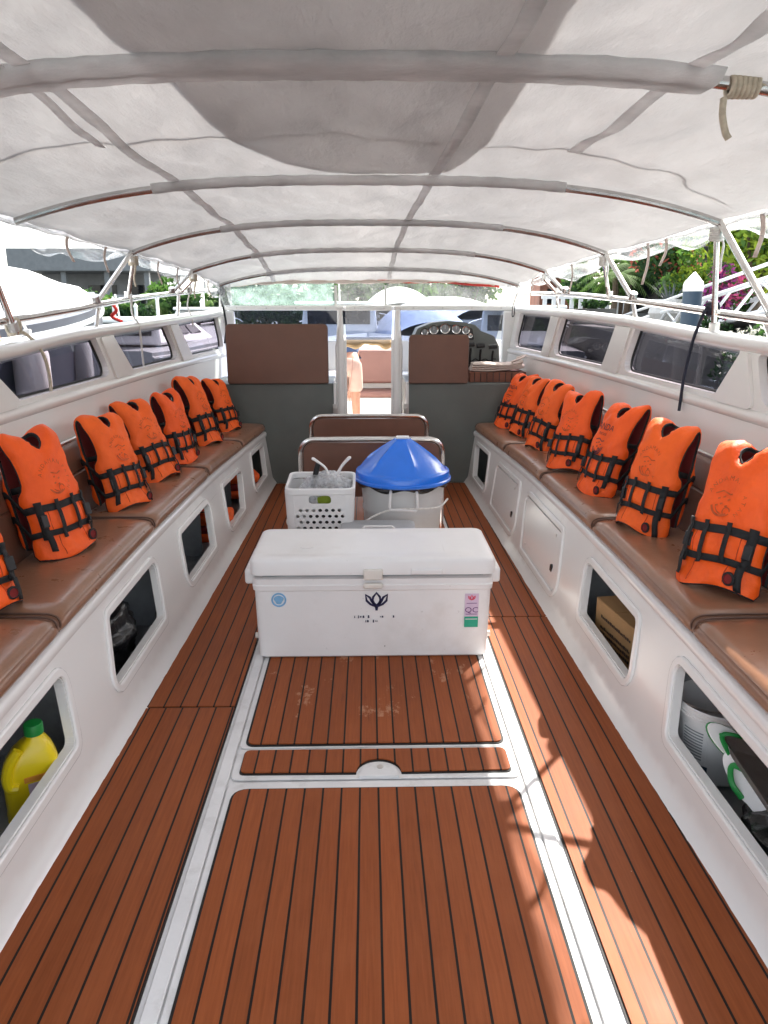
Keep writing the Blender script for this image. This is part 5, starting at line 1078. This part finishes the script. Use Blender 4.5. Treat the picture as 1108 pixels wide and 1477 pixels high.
bush('hanging_shrub', 'dark green shrub at the quay edge right of the navy pile', 'bush', (5.6, 12.6, .8), .8, 2000, .06, ['leafd', 'leaf', 'leafd', 'pinkf'], 6, (1.0, .7, .9), -.3)
for k, (x, y, z, rr, lb) in enumerate(((10.5, 21, 2.3, 1.0, 'mid green bush in shade under the pavilion roof edge'), (6.6, 23.5, 1.9, .8, 'rounded green bush behind the white balusters'), (11.5, 18.5, 2.6, 1.2, 'dense green tree behind the yellow-green tree'), (8.1, 24.5, 2.4, 1.0, 'leafy green bush left of the black pavilion post'))):
    bush('garden_bush', lb, 'bush', (x, y, z), rr, 1500, .09, ['leaf', 'leafd', 'leaf2'], 20 + k, (1, 1, 1), 1.12, 'garden bushes on the quay')
for k, (x, y, h, lb) in enumerate(((6.6, 20.5, 1.15, 'feathery low palm left of the canopy strut on the right quay'), (7.4, 21.8, 1.5, 'feathery palm standing nearest the pavilion'), (7.0, 25.5, 1.7, 'taller feathery palm behind the garden bushes'))): palm('garden_palm', lb, (x, y, 1.12), h, 13, 1.25, 40 + k, 'garden palms on the quay')
pv = thing('garden_pavilion', 'dark timber pavilion with wide roof and black posts on the right quay', 'pavilion', (11, 23, 1.12))
MB().add([(-3.2, -3.5, 2.35), (5, -3.5, 2.35), (5, 4, 2.35), (-3.2, 4, 2.35), (-2, -2, 3.9), (4, -2, 3.9), (4, 3, 3.9), (-2, 3, 3.9)], [(0, 1, 2, 3), (7, 6, 5, 4), (0, 4, 5, 1), (1, 5, 6, 2), (2, 6, 7, 3), (3, 7, 4, 0)]).build('pavilion_roof', 'darkwood', pv)
for x, y in ((-2.75, -3.1), (1, -3.1), (4.6, -3.1), (-2.75, 3.5)): MB().b2((x - .1, y - .1, 0), (x + .1, y + .1, 2.35)).build('post', 'black', pv)
MB().b2((-2.6, 2.6, 0), (4.8, 2.8, 2.3)).build('pavilion_wall', 'bgrey', pv)
for x in (-1.5, .2, 2): MB().b2((x - .55, 2.52, .2), (x + .55, 2.58, 2.0)).build('pavilion_window', 'dglass', pv)
pl_ = thing('stone_planter', 'pale faceted planter with grey spiky plant on the right quay', 'planter', (6.35, 16.0, 1.12)); n = 8
b = MB(); rows = [[(r_ * math.cos(2 * PI * (j + o) / n), r_ * math.sin(2 * PI * (j + o) / n), z) for j in range(n)] for r_, z, o in ((.26, 0, 0), (.42, .28, .5), (.38, .56, 0), (.32, .56, 0), (.3, .45, 0))]
for i in range(2):
    for j in range(n): a = i * n; b.f
b.grid(rows, closed=True); b.f.append(tuple(range(n))[::-1]); b.m.append(0); b.build('pot', 'planter', pl_, smooth=0)
b = MB()
for i in range(46): a = rng.uniform(0, 6.28); s = rng.uniform(.15, .5); q = Vector((math.cos(a), math.sin(a), 0)); b.add([q * .05 + Vector((0, 0, .5)) - q.cross(Vector((0, 0, 1))) * .02, q * .05 + Vector((0, 0, .5)) + q.cross(Vector((0, 0, 1))) * .02, q * s + Vector((0, 0, .55 + rng.uniform(.1, .5)))], [(0, 1, 2)])
b.build('spiky_leaves', 'roof', pl_, smooth=0)
p2 = thing('trough_planter', 'low grey trough planter beside the faceted planter', 'planter', (7.25, 16.4, 1.12)); loft([(rbox(-.38, .38, -.2, .2, .03), 0), (rbox(-.42, .42, -.24, .24, .03), .36)]).build('trough', 'concrete', p2); leaves((0, 0, .5), .38, 380, .06, 2, 61, 5, (1, .6, .5)).build('plants', ['leaf', 'leaf2'], p2, smooth=0)
p3 = thing('trough_planter', 'low grey trough planter left of the faceted planter near the balusters', 'planter', (5.5, 18.6, 1.12)); loft([(rbox(-.5, .5, -.2, .2, .03), 0), (rbox(-.52, .52, -.24, .24, .03), .36)]).build('trough', 'concrete', p3); leaves((0, 0, .5), .42, 380, .06, 2, 62, 5, (1, .6, .5)).build('plants', ['leaf', 'leafd'], p3, smooth=0)
bl = thing('balustrade', 'white balustrade of slim uprights at the far right quay edge', 'fence', (5.9, 22.0, 1.12)); MB().b2((-.9, -.04, .62), (1.6, .04, .70)).build('top_rail', 'alu', bl)
for x in np.arange(-.8, 1.55, .26): MB().b2((x - .055, -.03, 0), (x + .055, .03, .62)).build('upright', 'alu', bl)
gw = thing('gangway', 'white aluminium truss gangway rising to the right behind the rail', 'gangway', (0, 0, 0))
A = Vector((6.1, 20.0, .35)); B = Vector((6.1, 9.2, 1.78)); D = B - A; 
for off_x in (0, .95):
    for dz, r_ in ((0, .045), (.50, .045), (.72, .03)): MB().tube([A + Vector((off_x, 0, dz)), B + Vector((off_x, 0, dz))], r_, 8).build('chord', 'alu', gw)
    n = 12
    for i in range(n):
        p = A + D * (i / n) + Vector((off_x, 0, 0)); q = A + D * ((i + 1) / n) + Vector((off_x, 0, .5)); MB().tube([p, q], .026, 6).build('brace', 'alu', gw)
        if i % 2: MB().tube([A + D * (i / n) + Vector((off_x, 0, .5)), A + D * ((i + 1) / n) + Vector((off_x, 0, 0))], .022, 6).build('brace', 'alu', gw)
MB().add([A + Vector((0, 0, .06)), A + Vector((.95, 0, .06)), B + Vector((.95, 0, .06)), B + Vector((0, 0, .06)), A + Vector((0, 0, .02)), A + Vector((.95, 0, .02)), B + Vector((.95, 0, .02)), B + Vector((0, 0, .02))], [(0, 1, 2, 3), (7, 6, 5, 4), (0, 4, 5, 1), (1, 5, 6, 2), (2, 6, 7, 3), (3, 7, 4, 0)]).build('walk_deck', 'alu', gw)
pi = thing('mooring_pile', 'navy mooring pile with white cone cap right of centre', 'pile', (4.0, 9.4, -2)); b = MB(); b.lathe([(.15, .0), (.15, 3.28), (.001, 3.28)], 24); b.build('pile_core', 'concrete', pi); b = MB(); b.lathe([(.115, 3.2), (.115, 3.76), (.001, 3.76)], 24); b.build('pile_sleeve', 'pile', pi)
b = MB(); b.lathe([(.119, 3.72), (.119, 3.80), (.11, 3.83), (.012, 3.945), (.001, 3.948)], 24); b.build('cone_cap', 'white_pl', pi, smooth=40)
hut = thing('timber_hut', 'small red-brown timber hut with pitched roof far along the right quay', 'hut', (6.9, 27.5, 1.12)); MB().b2((-.9, -.8, 0), (.9, .8, 1.4)).build('hut_wall', 'brownwood', hut); MB().add([(-1.15, -1, 1.4), (1.15, -1, 1.4), (1.15, 1, 1.4), (-1.15, 1, 1.4), (0, -1, 2.5), (0, 1, 2.5)], [(0, 1, 4), (2, 3, 5), (1, 2, 5, 4), (3, 0, 4, 5), (0, 3, 2, 1)]).build('hut_roof', 'brownwood', hut)
for x in (-.45, .45): MB().b2((x - .2, -.83, .5), (x + .2, -.795, 1.0)).build('hut_window', 'dglass', hut)

# boats around
def motorboat(label, loc, rotz, L, Wd, hull, cover=None, cabin=True, H=1.0, cat='boat', group='boats moored in the harbour', cz=1.0, low=False):
    t = thing('motor_boat', label, cat, loc, (0, 0, rotz), group=group); n = 24; rows = []; sh = lambda s: Wd / 2 * (1 - max(0, (s - .45) / .55) ** 2.1)
    for i in range(n + 1):
        s = i / n; y = L * s; wv_ = max(.02, sh(s)); zz = H * (1 + .22 * s * s); rows.append([(-wv_, y, zz), (-wv_ * .93, y, .25), (-wv_ * .55, y - .0, -.4), (wv_ * .55, y, -.4), (wv_ * .93, y, .25), (wv_, y, zz), (wv_ * .9, y, zz + .03), (-wv_ * .9, y, zz + .03)])
    b = MB().grid(rows, closed=True); b.f += [tuple(range(8)), tuple(n * 8 + i for i in range(8))[::-1]]; b.m += [0, 0]; b.build('hull', hull, t, smooth=35)
    for sg in (-1, 1):
        MB().tube([(sg * sh(s) * 1.005, L * s, H * (1 + .22 * s * s) - .10) for s in np.linspace(0, .97, 20)], .03, 6).build('rub_rail', 'hullg', t)
        if not cover: MB().tube([(sg * sh(s) * .93, L * s, H * (1 + .22 * s * s) + .42) for s in np.linspace(.35, .98, 16)], .018, 6).build('bow_rail', 'chrome', t)
        g = MB()
        for k in range(3): y0 = L * (.30 + .16 * k); g.plate(rpoly([(y0, H * .52), (y0 + L * .10, H * .54), (y0 + L * .105, H * .76), (y0 + .01, H * .74)], .05), [], None, lambda p, d: (sg * (sh(p[0] / L) * (.945 + .05 * (p[1] / H)) + .012 - .03 * d), p[0], p[1]))
        g.build('hull_window', 'dglass', t)
    if cabin:
        cw_ = Wd * .36; y0, y1 = L * .16, L * .60; h0 = H * 1.05; b = MB()
        b.add([(-cw_, y0, h0), (cw_, y0, h0), (cw_ * .9, y1, h0), (-cw_ * .9, y1, h0), (-cw_ * .92, y0 + .1, h0 + cz), (cw_ * .92, y0 + .1, h0 + cz), (cw_ * .75, y1 - L * .13, h0 + cz), (-cw_ * .75, y1 - L * .13, h0 + cz)], [(3, 2, 1, 0), (4, 5, 6, 7), (0, 1, 5, 4), (1, 2, 6, 5), (2, 3, 7, 6), (3, 0, 4, 7)]); cb_ = b.build('cabin', 'hullw', t, bevel=.06)
        for sg in (-1, 1):
            g = MB()
            for k in range(3):
                a0, a1 = .08 + .27 * k, .30 + .27 * k; f = lambda a, z: (sg * (cw_ * (1 - .1 * a) * (1 - z) + cw_ * (.92 - .17 * a) * z + .012), y0 + (y1 - y0 - L * .13 * z) * a + .1 * z, h0 + cz * z)
                q = [f(a0, .42), f(a1, .42), f(a1, .82), f(a0, .82)]; g.add(q + [(p[0] - sg * .03, p[1], p[2]) for p in q], [(0, 1, 2, 3), (7, 6, 5, 4), (0, 4, 5, 1), (1, 5, 6, 2), (2, 6, 7, 3), (3, 7, 4, 0)])
            g.build('side_window', 'dglass', cb_, smooth=0)
        g = MB(); g.b2((-cw_ * .8, y0 + .02, h0 + .42 * cz), (cw_ * .8, y0 + .075, h0 + .85 * cz)); g.build('aft_window', 'dglass', cb_); 
        g = MB(); f = lambda x, z: (x * (cw_ * (.9 - .15 * z)), y1 - L * .13 * z + .012, h0 + cz * z); q = [f(-.85, .35), f(.85, .35), f(.85, .9), f(-.85, .9)]; g.add(q + [(p[0], p[1] - .03, p[2] - .01) for p in q], [(0, 1, 2, 3), (7, 6, 5, 4), (0, 4, 5, 1), (1, 5, 6, 2), (2, 6, 7, 3), (3, 7, 4, 0)]); g.build('windscreen', 'dglass', cb_, smooth=0)
        MB().b2((-cw_ * .98, y0 - L * .1, h0 + cz + .01), (cw_ * .98, y1 - L * .16, h0 + cz + .09)).build('hardtop', 'hullw', t, bevel=.03)
        MB().tube([(0, y0 + .3, h0 + cz), (0, y0 + .2, h0 + cz + .55)], .02, 6).build('mast', 'hullw', t)
        for x in (-cw_ * .4, cw_ * .4): g = MB(); g.b2((x - .14, -.28, .3), (x + .14, .05, 1.0)); g.b2((x - .09, -.22, -.3), (x + .09, -.02, .3)); g.build('outboard', 'black', t, bevel=.05)
    if cover:
        rows = []
        for i in range(26):
            s = i / 25; y = L * (-.01 + .99 * s); wv_ = max(.03, sh(max(0, min(1, s)))) * 1.03; zz = H * (1 + .22 * s * s); top = zz + cz * (math.sin(PI * min(1, .12 + s * .88)) ** .7) * (1 - .35 * s); r_ = []
            for j in range(17):
                a = -1 + j / 8; r_.append((wv_ * a, y, zz - .12 + (top - zz + .12) * (1 - abs(a) ** 2.3) + .035 * math.sin(y * 3.1 + a * 5) * (1 - abs(a))))
            rows.append(r_)
        MB().sheet(rows, .01).build('tarpaulin', cover, t, smooth=60)
    return t
nb = motorboat('white boat wrapped in a bright white tarpaulin moored alongside on the left', (-4.75, .8, -.75), R(-4), 10.6, 3.2, 'hulln', 'wrap', False, 2.02, cz=.85)
for k, (fy, fx) in enumerate(((3.4, -2.62), (4.35, -2.62), (6.1, -2.7), (7.6, -2.9))):
    f_ = thing('boat_fender', ['pale grey fender hanging between the hulls, rearmost at the left edge', 'pale grey fender seen through the left tinted window with the rope', 'pale grey fender seen through the middle left window', 'pale grey fender farthest toward the bow of the wrapped boat'][k], 'fender', (fx, fy, .55), group='fenders between the hulls')
    MB().lathe([(.02, 0), (.11, .05), (.14, .14), (.14, .62), (.11, .72), (.03, .78), (.03, .82), (.001, .82)], 20).build('fender_body', 'bgrey' if k % 2 else 'planter', f_, smooth=50); MB().tube([(0, 0, .8), (-.1, 0, 1.05)], .012, 6).build('fender_line', 'wrope', f_)
tag(MB().b2((-3.42, 5.3, 1.02), (-3.3, 5.7, 1.38)).build('red_fender', 'red', bevel=.05), 'red box on the side deck of the wrapped boat at the left edge', 'fender')
tag(MB().tube([(-2.55, 5.2, 1.30), (-2.55, 5.2, 1.46)], [.06, .045], 12).build('amber_light', 'amber', bevel=.01), 'orange deck light beside the left gunwale rope', 'light')
tag(MB().tube(bez([(-3.2, 9.6, 1.62), (-3.15, 9.7, 1.5), (-3.25, 9.8, 1.42), (-3.1, 9.7, 1.36)], 6), .022, 8).build('red_rope', 'red'), 'bunch of red rope on the bow of the wrapped boat', 'rope')
for lb, loc, rz, L, Wd, hu, cov, cab, H, cz in (
    ('grey hulled motor boat with railed stern beyond the left windows', (-5.4, 14.5, -.75), R(-12), 7, 2.8, 'hullg', None, True, 1.45, .45),
    ('white motor boat with red trim seen through the farthest left window', (-4.6, 22, -.75), R(14), 7, 2.6, 'hullw', None, True, 1.35, .75),
    ('white cabin boat behind the door opening, bow turned away', (-.9, 19, -.75), R(-6), 8, 2.9, 'hullw', None, True, 1.4, .85),
    ('boat under a blue-grey tarpaulin ahead of the door posts', (1.6, 17.5, -.75), R(5), 7, 2.5, 'hullw', 'bwrap', False, 1.5, .95),
    ('pale covered boat with high rounded tarpaulin above the windscreen', (1.2, 26.5, -.75), R(0), 8, 3.4, 'hullw', 'wrap', False, 1.75, 1.35),
    ('dark hulled boat ahead of the helm console', (3.3, 16, -.75), R(-8), 7, 2.6, 'hulln', None, True, 1.35, .8),
    ('white long boat low on the water at the far right of the windscreen', (4.2, 27, -.75), R(20), 9, 3.0, 'hullw', 'wrap', False, 1.8, .9),
    ('small white cabin boat far left near the palms', (-10, 27, -.75), R(60), 7, 2.6, 'hullw', None, True, 1.4, .9),
    ('white open boat far left before the grey building', (-14.5, 30, -.75), R(75), 8, 2.6, 'hullw', 'wrap', False, 1.6, .7)):
    motorboat(lb, loc, rz, L, Wd, hu, cov, cab, H, cz=cz)
# left shore: building, palms, hedges, far trees
bd = thing('boat_shed', 'grey flat roofed building with dark open front beyond the left boats', 'building', (-17.0, 47, .45))
MB().b2((-4.5, 0, 3.1), (4.0, 9, 4.4)).build('roof_slab', 'roof', bd, bevel=.05); MB().b2((-4.2, 4, 0), (3.7, 8.6, 3.1)).build('wall', 'bgrey', bd)
for x in (-4, -1.4, 1.2, 3.6): MB().b2((x - .15, .4, 0), (x + .15, .7, 3.1)).build('column', 'roof', bd)
for x in (-3, -.3, 2.3): MB().b2((x - .9, 3.93, .6), (x + .9, 4.02, 2.4)).build('window', 'dglass', bd)
MB().b2((-4.4, .3, 1.45), (3.9, .8, 1.75)).build('balcony', 'bgrey', bd)
for k, (x, y, h, lb) in enumerate(((-9.6, 35.5, 1.4, 'leafy palm at the right corner of the grey building'), (-8.2, 36, 1.0, 'low palm in the middle of the left shore'), (-12.4, 36, 1.2, 'palm in front of the grey building columns'), (-7.3, 35.2, 1.0, 'low palm nearest the windscreen on the left shore'))): palm('shore_palm', lb, (x, y, .45), h, 14, 1.5, 70 + k, 'palms on the left shore')
for k, (x, y, z, rr, lb) in enumerate(((-9.8, 37.5, 1.5, 1.5, 'broad green shrub behind the left shore palms'), (-6.6, 36.5, 1.6, 1.5, 'green shrub left of the windscreen corner'), (-4.2, 37, 2.0, 1.9, 'dense dark green tree behind the frosted vinyl strip'), (-1.0, 38, 2.2, 2.0, 'mid green tree straight ahead above the windscreen'), (2.6, 38, 2.1, 2.1, 'tall green tree right of centre ahead'), (5.2, 39, 2.0, 1.8, 'green tree ahead above the helm console'), (-12.8, 38, 1.3, 1.3, 'low green shrub before the grey building'))):
    bush('shore_tree', lb, 'tree', (x, y, z), rr, 1900, .17, ['leaf', 'leaf2', 'leafd', 'palm'], 90 + k, (1.2, 1, .9), .45, 'trees along the far shore')
for k, (x, y, h_) in enumerate(((-9.4, 25, 2.3), (-8.3, 25.3, 2.45), (-7.5, 25, 2.25), (-6.9, 25.4, 2.5), (-6.1, 25, 2.35), (-5.4, 25.2, 2.4))):
    t = thing('dock_post', 'slim white dock post with pointed cap standing in the row left of the windscreen', 'post', (x, y, -.75), group='white dock posts on the left'); MB().lathe([(.055, 0), (.055, h_), (.001, h_)], 12).build('post_shaft', 'white_pl', t); MB().lathe([(.07, h_), (.07, h_ + .04), (.005, h_ + .14), (.001, h_ + .14)], 12).build('post_cap', 'white_pl', t)
hd_ = thing('shore_hedge', 'long dark green hedge along the shore behind the left windscreen pane', 'hedge', (-6.5, 33.8, .45)); b = MB()
for k in range(9): q_ = leaves((-4.4 + 1.1 * k, 0, .75), .95, 420, .15, 3, 300 + k, 6, (1, .6, .95)); b.add(q_.v, q_.f, q_.m)
b.build('crown', ['leafd', 'leaf', 'leafd'], hd_, smooth=0); b = MB()
for k in range(9): b.tube([(-4.4 + 1.1 * k, 0, 0), (-4.35 + 1.1 * k, 0, .8)], [.06, .03], 6)
b.build('stems', 'bark', hd_)
tag(struct(MB().tube([(-7.6, 33, -1), (-7.6, 33, 3.0)], .05, 8).build('lamp_pole', 'bgrey')) if False else MB().tube([(-9.2, 44, .4), (-9.2, 44, 4.2), (-8.9, 44, 4.35)], .06, 8).build('lamp_pole', 'bgrey'), 'thin grey lamp pole beyond the left shore palms', 'pole')
